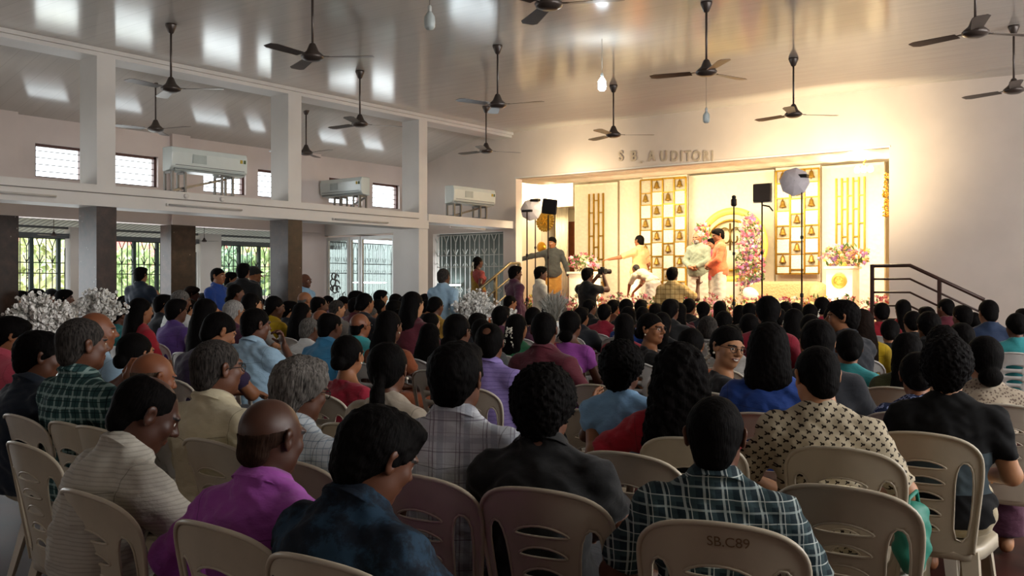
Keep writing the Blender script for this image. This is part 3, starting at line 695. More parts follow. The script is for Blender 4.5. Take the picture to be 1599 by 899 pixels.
# right and rear walls, behind the camera: openings let daylight in
q = MB(); T = (4.6, 4.8)
q.box(*T, -7, YS + .2, 0, .9); q.box(*T, -7, 4.0, .9, 4.6); q.box(*T, -7, YS + .2, 2.5, 3.0); q.box(*T, -7, YS + .2, 3.7, 4.6)
y = -7
for k in range(8): q.box(*T, y, y + .5, .9, 4.6); y += 3.0
struct(q.build('wall_right', WALL))
q = MB(); T = (-7.2, -7)
for a, b in ((-14.3, -10), (-8.5, 4.8)): q.box(a, b, *T, 0, 4.66)
q.box(-14.3, 4.8, *T, 2.6, 4.66); struct(q.build('wall_rear', WALL))
# ---------------- glass partition across the aisle
YP = 12.60
boxes('wall_partition', [(XO, -11.95, YP, YP + .12, 2.44, 2.75), (-12.3, -11.95, YP, YP + .12, 0, 2.44)], WALLW)
WFR = mat('white_aluminium', 'c9cbc8', .35, .2)
CLR = NT('clear_glass'); CLR.base((.93, .97, .96, 1)); CLR.set(.02); CLR.b.inputs['Transmission Weight'].default_value = 1; CLR.b.inputs['IOR'].default_value = 1.05; CLR.b.inputs['Alpha'].default_value = .6; CLR = CLR.m
def glass_leaf(x0, x1, y, label, handle):
    e = thing('glass_door', label, 'door', ((x0 + x1) / 2, y, 0)); w = (x1 - x0) / 2; q = MB(); f = .045
    q.box(-w, -w + f, -.02, .02, .02, 2.40); q.box(w - f, w, -.02, .02, .02, 2.40); q.box(-w + f, w - f, -.02, .02, 2.34, 2.40); q.box(-w + f, w - f, -.02, .02, .02, .12)
    q.build('door_frame', WFR, e); MB().box(-w + f, w - f, -.004, .004, .12, 2.34).build('glass_panel', CLR, e)
    if handle:
        s = handle; MB().tube([(s * (w - .1), -.02, .95), (s * (w - .1), -.07, .97), (s * (w - .1), -.07, 1.35), (s * (w - .1), -.02, 1.37)], .012, 8).build('pull_handle', GREY, e)
    return e
xa = atY(490, 440, YP).x; xb = atY(543, 440, YP).x; xc_ = atY(557, 440, YP).x; xd = -12.3
o = glass_leaf(max(xa, XO + .03), xb, YP + .04, 'glass door leaf with etched grey monogram beside the granite column', 1)
mono = MB(); cx0 = atY(521, 444, YP).x - o.location.x
for k, (dx, dz, r) in enumerate(((-.03, .17, .06), (.05, .15, .055), (-.05, .05, .07), (.06, .03, .06), (.0, -.07, .075), (.09, -.07, .055), (-.08, -.06, .04))):
    mono.tube([(cx0 + dx + r * math.cos(a), -.008, 1.50 + dz + r * math.sin(a)) for a in [2 * PI * i / 18 * (.86 if k % 2 else 1) for i in range(18)]], .014, 6, k % 2 == 0)
mono.build('etched_monogram', mat('etched_grey', '6f716f', .6), o)
glass_leaf(xb + .03, xc_ - .0 + .06, YP + .04, 'narrow glass door leaf between the two white posts of the partition', 0)
glass_leaf(xc_ + .08, xd, YP + .04, 'wide glass panel of the aisle partition next to the white column', 0)
# ---------------- ornamental grilles
GRM = mat('grille_dark_iron', '25282a', .5, .5); GRL = mat('grille_grey_iron', 'bdbcb4', .5, .1); GRG = mat('green_post', '1f3a33', .5)
def grille(label, plane, a, b, at, z0, z1, m, post, name='metal_grille', step=.11, posts=()):
    e = thing(name, label, 'grille', (at, (a + b) / 2, 0) if plane == 'x' else ((a + b) / 2, at, 0), PI / 2 if plane == 'x' else 0); w = (b - a) / 2; q = MB()
    n = max(2, round(2 * w / step)); H = z1 - z0
    for i in range(n + 1):
        x = -w + 2 * w * i / n; q.bar((x, 0, z0), (x, 0, z1 - (.0 if i % 2 else .16)), .013)
    for z in (z0 + .02, z1 - .01, z0 + H * .74, z1 - .42): q.bar((-w, 0, z), (w, 0, z), .016)
    for i in range(0, n, 2):
        x = -w + 2 * w * i / n; s = 2 * w / n
        q.bar((x, 0, z1 - .16), (x + s * .5, 0, z1 - .02), .011); q.bar((x, 0, z1 - .16), (x - s * .5, 0, z1 - .02), .011)
        q.bar((x, 0, z1 - .42), (x + s * .5, 0, z1 - .30), .011); q.bar((x, 0, z1 - .42), (x - s * .5, 0, z1 - .30), .011)
        zc2 = z0 + H * .55; pts = [(x + s, 0, zc2 - .07), (x + s * 1.45, 0, zc2), (x + s, 0, zc2 + .07), (x + s * .55, 0, zc2)]
        for k in range(4): q.bar(pts[k], pts[(k + 1) % 4], .010)
        q.tube([(x + s * .45 * math.cos(t), 0, z0 + H * .74 + .02 + s * .45 * math.sin(t)) for t in [PI * k / 6 for k in range(7)]], .006, 5)
    q.build('bars', m, e)
    for k, px in enumerate(posts):
        y = Yat(px, at) - (a + b) / 2; MB().box(y - .03, y + .03, -.03, .03, z0, z1).build('post', post, e)
    return e
XG = -16.3
grille('dark ornamental grille of the veranda between the end pillar and the first white post', 'x', 5.2, Yat(110, XG) - .1, XG, 0, 2.3, GRM, GRG, posts=(48, 91))
grille('dark ornamental grille of the veranda behind the standing man holding a phone', 'x', Yat(127, XG) + .1, Yat(313, XG) - .1, XG, 0, 2.3, GRM, GRG, posts=(209, 245))
grille('dark ornamental grille of the veranda behind the group of standing men', 'x', Yat(336, XG) + .1, Yat(440, XG), XG, 0, 2.3, GRM, GRG, posts=(373, 404))
grille('dark collapsible grille seen through the glass partition', 'x', 12.72, 14.66, XO - .26, 0, 2.35, GRM, GRG)
grille('pale grey folding gate with diamond links behind the blue-shirted standing man', 'y', GX0 + .045, GX1 - .045, YS + .08, .01, 2.53, GRL, GRL, name='folding_gate', step=.125)
for nm, a, b in (('post', 110, 127), ('post', 313, 336)):
    o = MB().box(XG - .1, XG + .1, Yat(a, XG + .1), Yat(b, XG - .1), 0, 2.5).build('pillar', WALLW); struct(o)
# veranda: floor, lintel, sheet roof, beam
boxes('floor_veranda', [(-18.5, XO - .2, -2, 16, -.2, -.01)], mat('veranda_cement', '8a8178', .7))
SHEET = NT('corrugated_sheet'); x, y, z = SHEET.xyz(); s_ = SHEET.math('SINE', SHEET.math('MULTIPLY', y, 60)); SHEET.base(SHEET.ramp(s_, [(.3, lin('7f8a8e')), (.7, lin('b6c2c6'))])); SHEET.set(.5); SHEET.bump(s_, .4, .02); SHEET = SHEET.m
q = MB(); q.add([(XO - .2, 2, 3.0), (XO - .2, 16, 3.0), (-17.6, 16, 2.36), (-17.6, 2, 2.36), (XO - .2, 2, 3.02), (XO - .2, 16, 3.02), (-17.6, 16, 2.38), (-17.6, 2, 2.38)], [(0, 1, 2, 3), (7, 6, 5, 4), (3, 2, 6, 7)])
struct(q.build('roof_veranda', SHEET)); boxes('beam_veranda', [(XG - .06, XG + .06, 3, 15, 2.30, 2.38), (XG - .03, XG + .03, 3, 15, 2.46, 2.50)], mat('veranda_beam', '5a5f62', .5, .3))
# space behind the gate
CORW = paint('corridor_wall', '8f9691'); q = MB(); q.box(-13.95, -12.1, 15.9, 16.0, 0, 3.0); q.box(-13.95, -13.85, YS + .2, 15.9, 0, 3.0)
q.add([(-11.76, YS + .2, 0), (-12.1, 15.95, 0), (-12.1, 15.95, 3.0), (-11.76, YS + .2, 3.0), (-11.70, YS + .2, 0), (-12.04, 15.95, 0), (-12.04, 15.95, 3.0), (-11.70, YS + .2, 3.0)], [(0, 1, 2, 3), (7, 6, 5, 4), (0, 3, 7, 4), (1, 5, 6, 2)])
struct(q.build('wall_corridor', CORW)); q = MB(); q.add([(-13.95, YS + .2, 2.95), (-11.76, YS + .2, 2.95), (-12.1, 15.95, 2.95), (-13.95, 15.95, 2.95), (-13.95, YS + .2, 3.0), (-11.76, YS + .2, 3.0), (-12.1, 15.95, 3.0), (-13.95, 15.95, 3.0)], [(0, 3, 2, 1), (4, 5, 6, 7)]); struct(q.build('ceiling_corridor', WALLW))
tag(MB().box(-18.6, -18.4, 15.8, 30, -.3, 2.6).build('sky_screen_wall', mat('sky_screen_wash', '8f9c9c', .8)), 'grey-green wall added outside the glass partition to cover the bright sky', 'garden wall')  # wall added to block the bright sky behind the glass
TUBE = emit('lit_tube', 'e8fbff', 30)
def tube_lamp(label, p, L, axis, lit, ang=0, mm=None):
    e = thing('tube_light', label, 'tube light', p, ang); MB().box(-L / 2, L / 2, -.0, .035, -.018, .018).build('batten', WALLW, e)
    MB().tube([(-L / 2 + .02, -.02, 0), (L / 2 - .02, -.02, 0)], .013, 8).build('tube', mm or (TUBE if lit else mat('unlit_tube', 'b9b5ae', .3)), e); return e
p = atY(711, 445, 15.84); tube_lamp('lit tube light glowing behind the folding gate', p, .32, 'x', True)
p = atX(573, 441, -15.6); tube_lamp('lit tube light seen through the glass partition', p, .9, 'x', True, PI * .62)
for i, (px, py, L, lb) in enumerate(((8, 301, 1.2, 'unlit tube light on the gallery beam beside the first column'), (320, 324, 1.2, 'unlit tube light on the gallery beam under the big air conditioner'), (563, 345, 1.2, 'unlit tube light on the gallery beam above the glass partition'), (729, 356, 1.0, 'unlit tube light on the beam above the folding gate'))):
    p = atX(px, py, XC + .06); p.x = XC + .085; tube_lamp(lb, p, L, 'y', False, PI / 2)
# thin cable on the beam
tag(MB().tube([(XC + .06, 3, 2.645), (XC + .055, 6.5, 2.645), (XC + .055, 12.4, 2.645)], .006, 6).build('cable', mat('cable_grey', '8a8580', .6)), 'thin grey cable running along the gallery beam', 'cable')
for px, py in ((291, 306), (347, 311)):
    p = atX(px, py, XC + .03); M = Matrix.Rotation(PI / 2, 3, 'Y'); tag(MB().lathe([(.035, 0), (.035, .02), (.02, .03)], (XC + .02, p.y, p.z), 16, M).build('junction_box', WALLW), 'round white junction box on the beam ' + ('under the left end' if px < 300 else 'under the right end') + ' of the big air conditioner', 'junction box')
# ---------------- air conditioners
ACW = mat('ac_plastic', 'd3dcd8', .22, spec=.5, var=.02); ACG = mat('ac_dark_slot', '3a4143', .4)
def ac(label, p, rz, L, legs):
    e = thing('air_conditioner', label, 'air conditioner', p, rz); h = .33
    prof = [(.0, 0), (-.16, .02), (-.215, .07), (-.225, .26), (-.20, h), (0, h)]
    q = MB(); n = len(prof); vs = [(-L / 2, y, z) for y, z in prof] + [(L / 2, y, z) for y, z in prof]
    q.add(vs, [tuple(range(n)), tuple(range(2 * n - 1, n - 1, -1))] + [(i, n + i, n + (i + 1) % n, (i + 1) % n) for i in range(n)]); q.build('casing', ACW, e, bevel=.012)
    MB().bar((-L / 2 + .06, -.19, .045), (L / 2 - .06, -.19, .045), .012, .07, (0, .7, 1)).build('louvre_flap', mat('ac_flap', 'b9c2bf', .3), e)
    MB().box(-L / 2 + .05, L / 2 - .05, -.215, -.18, .036, .044).box(-L / 2 + .06, L / 2 - .06, -.232, -.215, .085, .09).build('vent_slot', ACG, e)
    MB().box(L / 2 - .13, L / 2 - .09, -.229, -.222, .20, .25).build('energy_sticker', mat('sticker_yellow', 'b59a20', .5), e); MB().box(L / 2 - .07, L / 2 - .035, -.229, -.222, .20, .25).build('rating_sticker', mat('sticker_green', '3d5a34', .5), e)
    MB().box(-L * .24, -L * .06, -.228, -.222, .13, .25).build('notice_patch', mat('ac_patch', 'aab6b3', .3), e)
    b = MB(); z0 = 2.755 - p[2]
    for x in legs:
        for y in (-.17, .0): b.bar((x, y, z0), (x, y, .0), .03)
        b.bar((x, -.17, z0 + .015), (x, .0, z0 + .015), .03); b.bar((x, -.17, -.01), (x, .0, -.01), .03)
    b.bar((legs[0], -.17, z0 + .02), (legs[-1], 0, -.02), .03); b.build('bracket', GREY, e); return e
ac('large white air conditioner on a steel bracket above the beam between two columns', (-11.86, 8.31, 3.04), PI / 2, 1.24, (-.58, -.38, .22, .40))
ac('white air conditioner in front of the two end clerestory windows', (-13.44, YP - .0, 3.13), 0, 1.10, (-.2, -.05, .3, .45))
ac('white air conditioner on the beam above the folding gate near the stage', (-11.86, 14.10, 2.99), PI / 2, 1.22, (-.55, -.36, .2, .38))
# ---------------- ceiling fans
FANM = mat('fan_brown_enamel', '4a403a', .35, .3); 
def fan_proto(drop=.73):
    e = thing('ceiling_fan', 'x', 'ceiling fan')
    MB().lathe([(.018, -.11), (.03, -.10), (.062, -.02), (.062, 0)], n=20).build('canopy', FANM, e)
    MB().tube([(0, 0, -.02), (0, 0, -drop + .06)], .012, 10).build('down_rod', FANM, e)
    MB().lathe([(.0, -drop - .045), (.06, -drop - .045), (.105, -drop - .025), (.115, -drop), (.095, -drop + .02), (.06, -drop + .05), (.03, -drop + .12), (.018, -drop + .13)], n=28).build('motor_housing', FANM, e)
    for k in range(3):
        q = MB(); q.bar((.09, 0, -drop), (.17, 0, -drop - .005), .03, .006)
        n = 8; top, bot = [], []
        for i in range(n + 1):
            t = i / n; x = .16 + .44 * t; w = .05 + .025 * t if t < .93 else .045; tilt = .16 * (1 - t * .4)
            for s in (-1, 1): top.append((x, s * w, -drop - .005 + s * w * tilt)); bot.append((x, s * w, -drop - .009 + s * w * tilt))
        m = len(top); fs = []
        for i in range(n): a = 2 * i; fs += [(a, a + 2, a + 3, a + 1), (m + a, m + a + 1, m + a + 3, m + a + 2), (a, m + a, m + a + 2, a + 2), (a + 1, a + 3, m + a + 3, m + a + 1)]
        fs += [(0, 1, m + 1, m), (m - 2, 2 * m - 2, 2 * m - 1, m - 1)]
        q.add(top + bot, fs); o = q.build('blade', FANM, e); o.rotation_euler = (0, 0, 2 * PI * k / 3)
    return e
FAN0 = fan_proto(); used = [0]
def fan(label, hub, zc, rot, s=1):
    o = FAN0 if not used[0] else copy_tree(FAN0); used[0] = 1
    o.location = (hub.x, hub.y, zc); o.rotation_euler = (0, 0, rot); o['label'] = label; o['group'] = 'ceiling fans'; o.scale = (s, s, s); return o
HUBZ = HC - .73
for px, py, rot, lb in ((267, 138, .65, 'brown ceiling fan nearest the first white column, one blade pointing away'), (488, 88, .62, 'brown ceiling fan high up between the first two columns, its rod leaving the picture'), (562, 193, 1.05, 'brown ceiling fan beside the second white column, three blades clear'),
    (777, 163, .26, 'brown ceiling fan just over the corner of the stage wall'), (759, 235, 1.0, 'brown ceiling fan low above the air conditioner by the folding gate'), (857, 6, .4, 'brown ceiling fan cut by the top edge of the picture'),
    (958, 210, .65, 'brown ceiling fan beside the lit bulb'), (1103, 112, 1.3, 'brown ceiling fan with an unlit bulb hanging below it'), (1239, 178, .78, 'brown ceiling fan above the yellow lit part of the stage wall'),
    (1523, 50, .82, 'brown ceiling fan at the top right corner of the hall'), (1583, 140, .75, 'brown ceiling fan in front of the plain wall, cut by the picture edge')):
    fan(lb, atZ(px, py, HUBZ), HC, rot)
for px, py, rot, lb in ((243, 201, .25, 'brown aisle fan behind the nearest nave fan'), (478, 238, .0, 'brown aisle fan between the second column and the clerestory')):
    p = atX(px, py, -12.55); fan(lb, p, p.z + .73, rot)
    struct(MB().box(p.x - .05, p.x + .05, p.y - .05, p.y + .05, p.z + .72, 4.48).build('trim_fan_mount', WALLW))
for px, py, lb in ((84, 367, 'small dark fan hanging under the veranda sheet behind the first bay'), (319, 376, 'small dark fan hanging under the veranda sheet behind the granite pillar')):
    p = atX(px, py, -15.4); fan(lb, p, p.z + .73 * .45, .6, .45)
    struct(MB().box(p.x - .02, p.x + .02, p.y - .02, p.y + .02, p.z + .32, 2.95).build('trim_fan_hook', GREY))
# ---------------- hanging bulbs
CORD = mat('cord', '8f8a80', .6)
def bulb(label, px, py, d, lit):
    p = atd(px, py, d); e = thing('hanging_bulb', label, 'bulb', p)
    MB().tube([(0, 0, .11), (0, 0, HC - p.z)], .004, 6).build('cord', CORD, e)
    MB().lathe([(.013, .075), (.018, .08), (.018, .12), (.008, .135)], n=16).build('socket', mat('socket_white', 'c8ccc8', .4), e)
    m = emit('lit_bulb', 'dff2ff', 60) if lit else mat('unlit_bulb', 'c3cdcb', .25)
    MB().lathe([(.0, -.085), (.03, -.08), (.047, -.06), (.05, -.02), (.047, .03), (.03, .06), (.014, .08)], n=20).build('bulb_glass', m, e); return p
bulb('unlit white bulb on a cord near the top edge of the picture', 671, 32, 8.6, False)
pb = bulb('lit bluish-white bulb hanging over the nave', 940, 131, 11.8, True)
bulb('unlit bulb hanging below a fan in front of the stage wall', 1103, 183, 13.6, False)
# raised lettering on the stage wall
te = thing('wall_lettering', 'faded raised letters reading S B. AUDITORI above the stage opening', 'sign', (0, YS - .012, 0))
pm = atY(1038, 244, YS); LT = mat('faded_letter', 'b9aa96', .6)
def letters(body, px, size):
    me = text_mesh(body, size, .006, .006); p = atY(px, 244.5 + (3 if body == '.' else 0), YS); o = link('letter', me, LT, te, (p.x, 0, p.z + (1000 - px) * .000)); o.rotation_euler = (PI / 2, 0, 0); o.scale = (.80, 1, 1); return o
for ch, px in zip('SB.AUDITORI', (970, 990, 1002, 1018, 1037, 1054, 1065, 1075, 1088, 1103, 1113)): letters(ch, px, .25)
# ---------------- outdoors
GRASS = mat('garden_ground', 'b0aa98', .9, var=.3, nscale=2); boxes('ground_outside', [(-60, XO - .2, -30, 60, -.5, -.25)], GRASS)
LEAVES = [mat('leaf_a', 'a9bd86', .6, var=.3), mat('leaf_b', 'cdd3a0', .6, var=.3), mat('leaf_c', '8aa486', .6, var=.3)]
def tree(label, x, y, h, r, lm, seed):
    g = random.Random(seed); e = thing('garden_tree', label, 'tree', (x, y, -.25), 0, 'trees outside the veranda')
    MB().tube([(0, 0, 0), (.1, .05, h * .4), (0, .1, h * .75)], [.14, .11, .05], 8).build('trunk', mat('bark', '5a4636', .9), e); q = MB()
    for i in range(620):
        a = g.uniform(0, 2 * PI); u = g.uniform(-1, 1); rr = r * g.uniform(.45, 1) ** .5; c = Vector((rr * math.cos(a) * math.sqrt(1 - u * u), rr * math.sin(a) * math.sqrt(1 - u * u), h * .62 + h * .42 * u * g.uniform(.7, 1)))
        M = Euler((g.uniform(0, 6), g.uniform(0, 6), g.uniform(0, 6))).to_matrix(); s = g.uniform(.12, .26)
        q.add([c + M @ Vector(v) for v in ((-s, 0, 0), (0, -s * .4, s * .1), (s, 0, 0), (0, s * .4, s * .1))], [(0, 1, 2, 3)])
    q.build('foliage', lm, e)
for i, (px, X, h, r, k, lb) in enumerate(((40, -21, 2.9, 1.2, 1, 'yellow-green tree outside the first veranda grille'), (100, -24, 3.1, 1.4, 0, 'leafy tree outside beside the first white veranda post'), (200, -22, 2.6, 1.1, 0, 'low green tree outside behind the man with the phone'),
    (250, -26, 3.2, 1.5, 1, 'broad yellow-green tree outside near the granite pillar'), (345, -23, 2.9, 1.2, 2, 'dark green tree outside behind the man in the blue shirt'), (395, -27, 3.2, 1.5, 1, 'bright yellow-green tree outside behind the standing men'), (420, -22, 2.6, 1.2, 0, 'green bush-like tree outside next to the second granite column'), (520, -24, 3.2, 1.5, 0, 'tree outside seen through the glass partition'), (590, -27, 3.2, 1.5, 1, 'pale tree outside at the right of the glass partition'))):
    a, b = ray(px); tree(lb, X, X / a * b, h, r, LEAVES[k], i)
tag(MB().box(-19.7, -19.5, -4, 40, -.3, 1.25).build('low_screen_wall', mat('low_screen_wash', 'cdbcb0', .8)), 'low pale wall added outside beyond the veranda grilles to cut the glare', 'garden wall')  # low wall added so less of the blown-out background shows
def house(label, px0, px1, X, h, wc, rc):
    y0, y1 = Yat(px0, X), Yat(px1, X); e = thing('house', label, 'building', (X, (y0 + y1) / 2, -.3)); w = (y1 - y0) / 2
    MB().box(-4, 0, -w, w, 0, h).build('walls', mat(wc[0], wc[1], .8), e); MB().add([(-4.4, -w - .3, h), (.6, -w - .3, h), (-2, -w - .3, h + 1.2), (-4.4, w + .3, h), (.6, w + .3, h), (-2, w + .3, h + 1.2)], [(0, 1, 2), (3, 5, 4), (1, 4, 5, 2), (0, 2, 5, 3), (0, 3, 4, 1)]).build('roof', mat(rc[0], rc[1], .8), e)
    for k in range(-1, 2): MB().box(0, .06, k * w * .6 - .5, k * w * .6 + .5, .9, 2.0).build('window', mat('house_window', '54626c', .3), e)
house('pink house with a red roof beyond the veranda', 170, 330, -31, 2.3, ('pink_render', 'e6a8a6'), ('red_roof', 'c8665c'))
house('pale house beyond the first veranda bay', 0, 130, -33, 3.2, ('cream_render', 'd9c9b0'), ('tile_roof', 'a8604e'))
house('rose-coloured house beyond the group of standing men', 345, 620, -36, 2.9, ('rose_render', 'e8b4ae'), ('rust_roof', 'b8685a'))
# ------------------------------------------------------------------ stage
def fabric(name, c, scale=14, amt=.08, rough=.75):
    q = NT(name); v = q.n('TexVoronoi'); v.inputs['Scale'].default_value = scale; q.l(q.obj(), v.inputs['Vector']); a = lin(c)
    q.base(q.mix(v.outputs['Distance'], a, tuple(x * (1 - amt) for x in a[:3]) + (1,))); q.set(rough, 0, .3); q.bump(v.outputs['Distance'], .35, .02); MATS[name] = q.m; return q.m
QUILT = fabric('quilted_cream_cloth', 'ece2cc'); SATIN = mat('white_drape', 'efe6d2', .55); YB = 17.9
def flat(label, px0, px1, ytop, Y, m, zt=None):
    a, b = atY(px0, ytop, Y), atY(px1, ytop, Y); z = zt or max(a.z, b.z)
    e = thing('backdrop_panel', label, 'backdrop panel', ((a.x + b.x) / 2, Y, SZ)); w = (b.x - a.x) / 2 - .01; h = z - SZ
    MB().box(-w, w, 0, .08, 0, h).build('cloth_face', m, e, bevel=.01); MB().box(-w, w, -.012, .0, h - .05, h).box(-w, -w + .02, -.008, 0, 0, h).build('piping', SATIN, e); return e
ZB = 3.70
flat('narrow quilted backdrop panel with the left gold lattice', 897, 966, 283, YB, QUILT, ZB); flat('quilted backdrop panel left of the bell screen', 967, 1003, 280, YB + .05, QUILT, ZB + .03)
flat('plain cream backdrop behind the first bell screen', 1003, 1074, 280, YB + .06, SATIN, ZB + .05); flat('wide quilted backdrop behind the flower arch', 1075, 1210, 272, YB + .08, QUILT, ZB + .02)
flat('cream backdrop behind the second bell screen', 1211, 1282, 262, YB + .06, SATIN, ZB + .04); flat('quilted backdrop panel beside the right gold lattice', 1283, 1382, 252, YB, QUILT, ZB)
boxes('trim_backdrop_seam', [(atY(966, 300, YB).x - .015, atY(966, 300, YB).x + .015, YB - .015, YB + .01, SZ, ZB)], mat('seam_brown', '8a7a5e', .6))
# draped cloth ceiling gathered above
q = MB(); n = 60; cxd = atY(1050, 262, 17).x
for r in range(7):
    t = r / 6
    for i in range(n + 1):
        x = SX0 - .6 + (SX1 + .9 - SX0) * i / n; q.v.append((x, YS + .25 + (YB - YS - .1) * t, ST + .12 + .22 * t - .16 * math.sin(PI * t) - .03 * abs(math.sin(i * .9)) * (1 - t * .5)))
for r in range(6):
    for i in range(n): a = r * (n + 1) + i; q.f.append((a, a + 1, a + n + 2, a + n + 1)); q.smooth.append(True)
o = q.build('drape_canopy', SATIN); o.modifiers.new('s', 'SOLIDIFY').thickness = .01; tag(o, 'swagged cream cloth canopy hung under the stage ceiling', 'drape')
# bell screens
BELL = mat('antique_gold_bell', '94762f', .4, .6); GLD = mat('gold_bar', 'a8842c', .35, .8)
SEQ = fabric('white_sequin_tile', 'f3ecdc', 40, .35, .3); CELL = fabric('beige_quilt_cell', 'cdc0a8', 22, .2)
def bell_mesh():
    return MB().lathe([(.0, .115), (.012, .115), (.012, .10), (.028, .095), (.038, .06), (.045, .02), (.062, -.01), (.066, -.03), (.0, -.03)], n=16).sph((0, 0, .125), .012, 8, 6).sph((0, 0, -.04), .013, 8, 6).mesh('bell')
BM = bell_mesh()
def screen(label, px0, px1, yt, yb_, cols, phase, tilt=0):
    Y = YB - .14; a, b = atY(px0, yt, Y), atY(px1, yt, Y); zt = (a.z + b.z) / 2; zb = max(SZ, atY((px0 + px1) / 2, yb_, Y).z); W = b.x - a.x; cw = W / cols
    e = thing('bell_screen', label, 'bell screen', (a.x, Y, zb)); H = zt - zb; q = MB(); q.box(0, W, .02, .06, 0, H); q.build('backing', CELL, e)
    fr = MB()
    for c in range(cols + 1): fr.bar((c * cw, 0, 0), (c * cw, 0, H), .028)
    fr.bar((0, 0, H), (W, 0, H), .028); fr.bar((0, 0, .01), (W, 0, .01), .028)
    per = .52; 
    for c in range(cols):
        z = H - phase[c]
        while z > -.3:
            # bell cell from z down .24, tile below .28
            zz = z - .14
            if .05 < zz < H - .1:
                o = link('bell', BM, BELL, e, ((c + .5) * cw, -.02, zz)); 
            t0, t1 = max(.0, z - .52), min(H, z - .24)
            if t1 - t0 > .05: MB().box(c * cw + .02, (c + 1) * cw - .02, -.012, .02, t0 + .01, t1 - .01).build('sequin_tile', SEQ, e, bevel=.008)
            if 0 < z - .24 < H: fr.bar((c * cw, 0, z - .24), ((c + 1) * cw, 0, z - .24), .02)
            if 0 < z < H: fr.bar((c * cw, 0, z), ((c + 1) * cw, 0, z), .02)
            z -= per
    fr.build('gold_frame', GLD, e)
screen('tall screen of gold bells and white sequin tiles, four columns, left of the arch', 1000, 1071, 279, 470, 4, (-.24 + .52, .02, -.24 + .52, .02))
screen('screen of gold bells and white sequin tiles, three columns, right of the arch', 1212, 1279, 265, 428, 3, (.0, .30, .0))
def lattice(label, px0, px1, yt, yb_, cols):
    Y = YB - .025; a, b = atY(px0, yt, Y), atY(px1, yt, Y); zt = (a.z + b.z) / 2; zb = atY((px0 + px1) / 2, yb_, Y).z; W = b.x - a.x; H = zt - zb; cw = W / cols
    e = thing('gold_lattice', label, 'lattice panel', (a.x, Y, zb)); q = MB()
    for c in range(cols + 1): q.bar((c * cw, 0, 0), (c * cw, 0, H), .03, .03)
    for c in range(cols):
        z = .0 if c % 2 else .24
        while z < H: q.bar((c * cw, 0, z), ((c + 1) * cw, 0, z), .022, .02); z += .5
    q.build('bars', GLD, e)
lattice('narrow gold lattice of staggered bars on the left backdrop', 920, 942, 302, 458, 3); lattice('wide gold lattice of staggered bars on the right backdrop', 1306, 1350, 277, 412, 5)
# flowers
FC = {k: mat('petal_' + k, v, .6, var=.15) for k, v in dict(pink='d0607a', rose='e08aa0', cream='f0e0b8', white='efe8d8', red='b0203a', yellow='e3c050', mauve='9a6aa8', peach='e0a070').items()}
LEAF = mat('bouquet_leaf', '4d6a2c', .6, var=.3)
def flowers(label, c, ext, n, cols, seed, name='floral_arrangement', group=None, size=.045, leaf=.5, base=None):
    g = random.Random(seed); e = thing(name, label, 'flowers', c, 0, group); qs = {k: MB() for k in cols}; lf = MB()
    def pt():
        while True:
            p = [g.uniform(-1, 1) for _ in range(3)]
            if sum(v * v for v in p) < 1: return Vector((p[0] * ext[0], p[1] * ext[1], p[2] * ext[2]))
    for i in range(n):
        p = pt(); M = Euler((g.uniform(-1.9, -.3), g.uniform(-.6, .6), g.uniform(-.9, .9))).to_matrix(); s = size * g.uniform(.7, 1.3); q = qs[g.choice(cols)]; k5 = 5
        for k in range(k5):
            a = 2 * PI * k / k5; c1, s1 = math.cos(a), math.sin(a); q.add([p + M @ Vector(v) for v in ((0, 0, 0), (s * .6 * math.cos(a - .5), s * .6 * math.sin(a - .5), s * .25), (s * c1, s * s1, s * .35), (s * .6 * math.cos(a + .5), s * .6 * math.sin(a + .5), s * .25))], [(0, 1, 2, 3)])
        q.sph(p + M @ Vector((0, 0, s * .15)), s * .22, 6, 4)
    for i in range(int(n * leaf)):
        p = pt(); M = Euler((g.uniform(0, 6), g.uniform(0, 6), g.uniform(0, 6))).to_matrix(); s = size * 1.3; lf.add([p + M @ Vector(v) for v in ((-s, 0, 0), (0, -s * .35, .01), (s, 0, 0), (0, s * .35, .01))], [(0, 1, 2, 3)])
    for k, q in qs.items(): q.build(k + '_blossoms', FC[k], e)
    if lf.f: lf.build('leaves', LEAF, e)
    if base: base(e)
    return e
# arch with ring
pa = atY(1138, 470, YB - .5); ax_ = pa.x
e = thing('flower_arch', 'round cream and gold arch with a swirl motif between two flower columns', 'arch', (ax_, YB - .34, SZ))
R0 = .66; zc_ = 1.42
MB().lathe([(R0 - .02, 0), (R0 - .02, .08), (.0, .08)], (0, .05, zc_), 48, Matrix.Rotation(PI / 2, 3, 'X')).build('disc_panel', mat('arch_panel', 'd8cba8', .5), e)
MB().tube([(R0 * math.cos(t), -.02, zc_ + R0 * math.sin(t)) for t in [2 * PI * i / 48 for i in range(48)]], .07, 10, True).build('outer_ring', mat('arch_ring_yellow', 'e8c860', .45), e)
MB().tube([(.48 * math.cos(t), -.08, zc_ + .48 * math.sin(t)) for t in [2 * PI * i / 48 for i in range(48)]], .02, 8, True).build('inner_ring', GLD, e)
sw = MB()
for s in (-1, 1): sw.tube([(s * (.10 + .16 * math.cos(t) * (1 - t / 9)), -.1, zc_ + .15 + .22 * math.sin(t) * (1 - t / 9)) for t in [i * .35 for i in range(20)]], .016, 8)
sw.tube([(0, -.1, zc_ - .1), (0, -.1, zc_ + .42)], .02, 8); sw.build('swirl_motif', mat('dark_gold', '6a5524', .4, .7), e)
MB().box(-.5, .5, -.1, .25, -.0, .72).build('plinth', SATIN, e)
p = atY(1097, 400, YB - .62); flowers('column of pink and cream flowers on the left of the arch', (p.x, p.y, 1.9), (.22, .14, .95), 330, ['rose', 'cream', 'red', 'white', 'pink'], 1, 'flower_column')
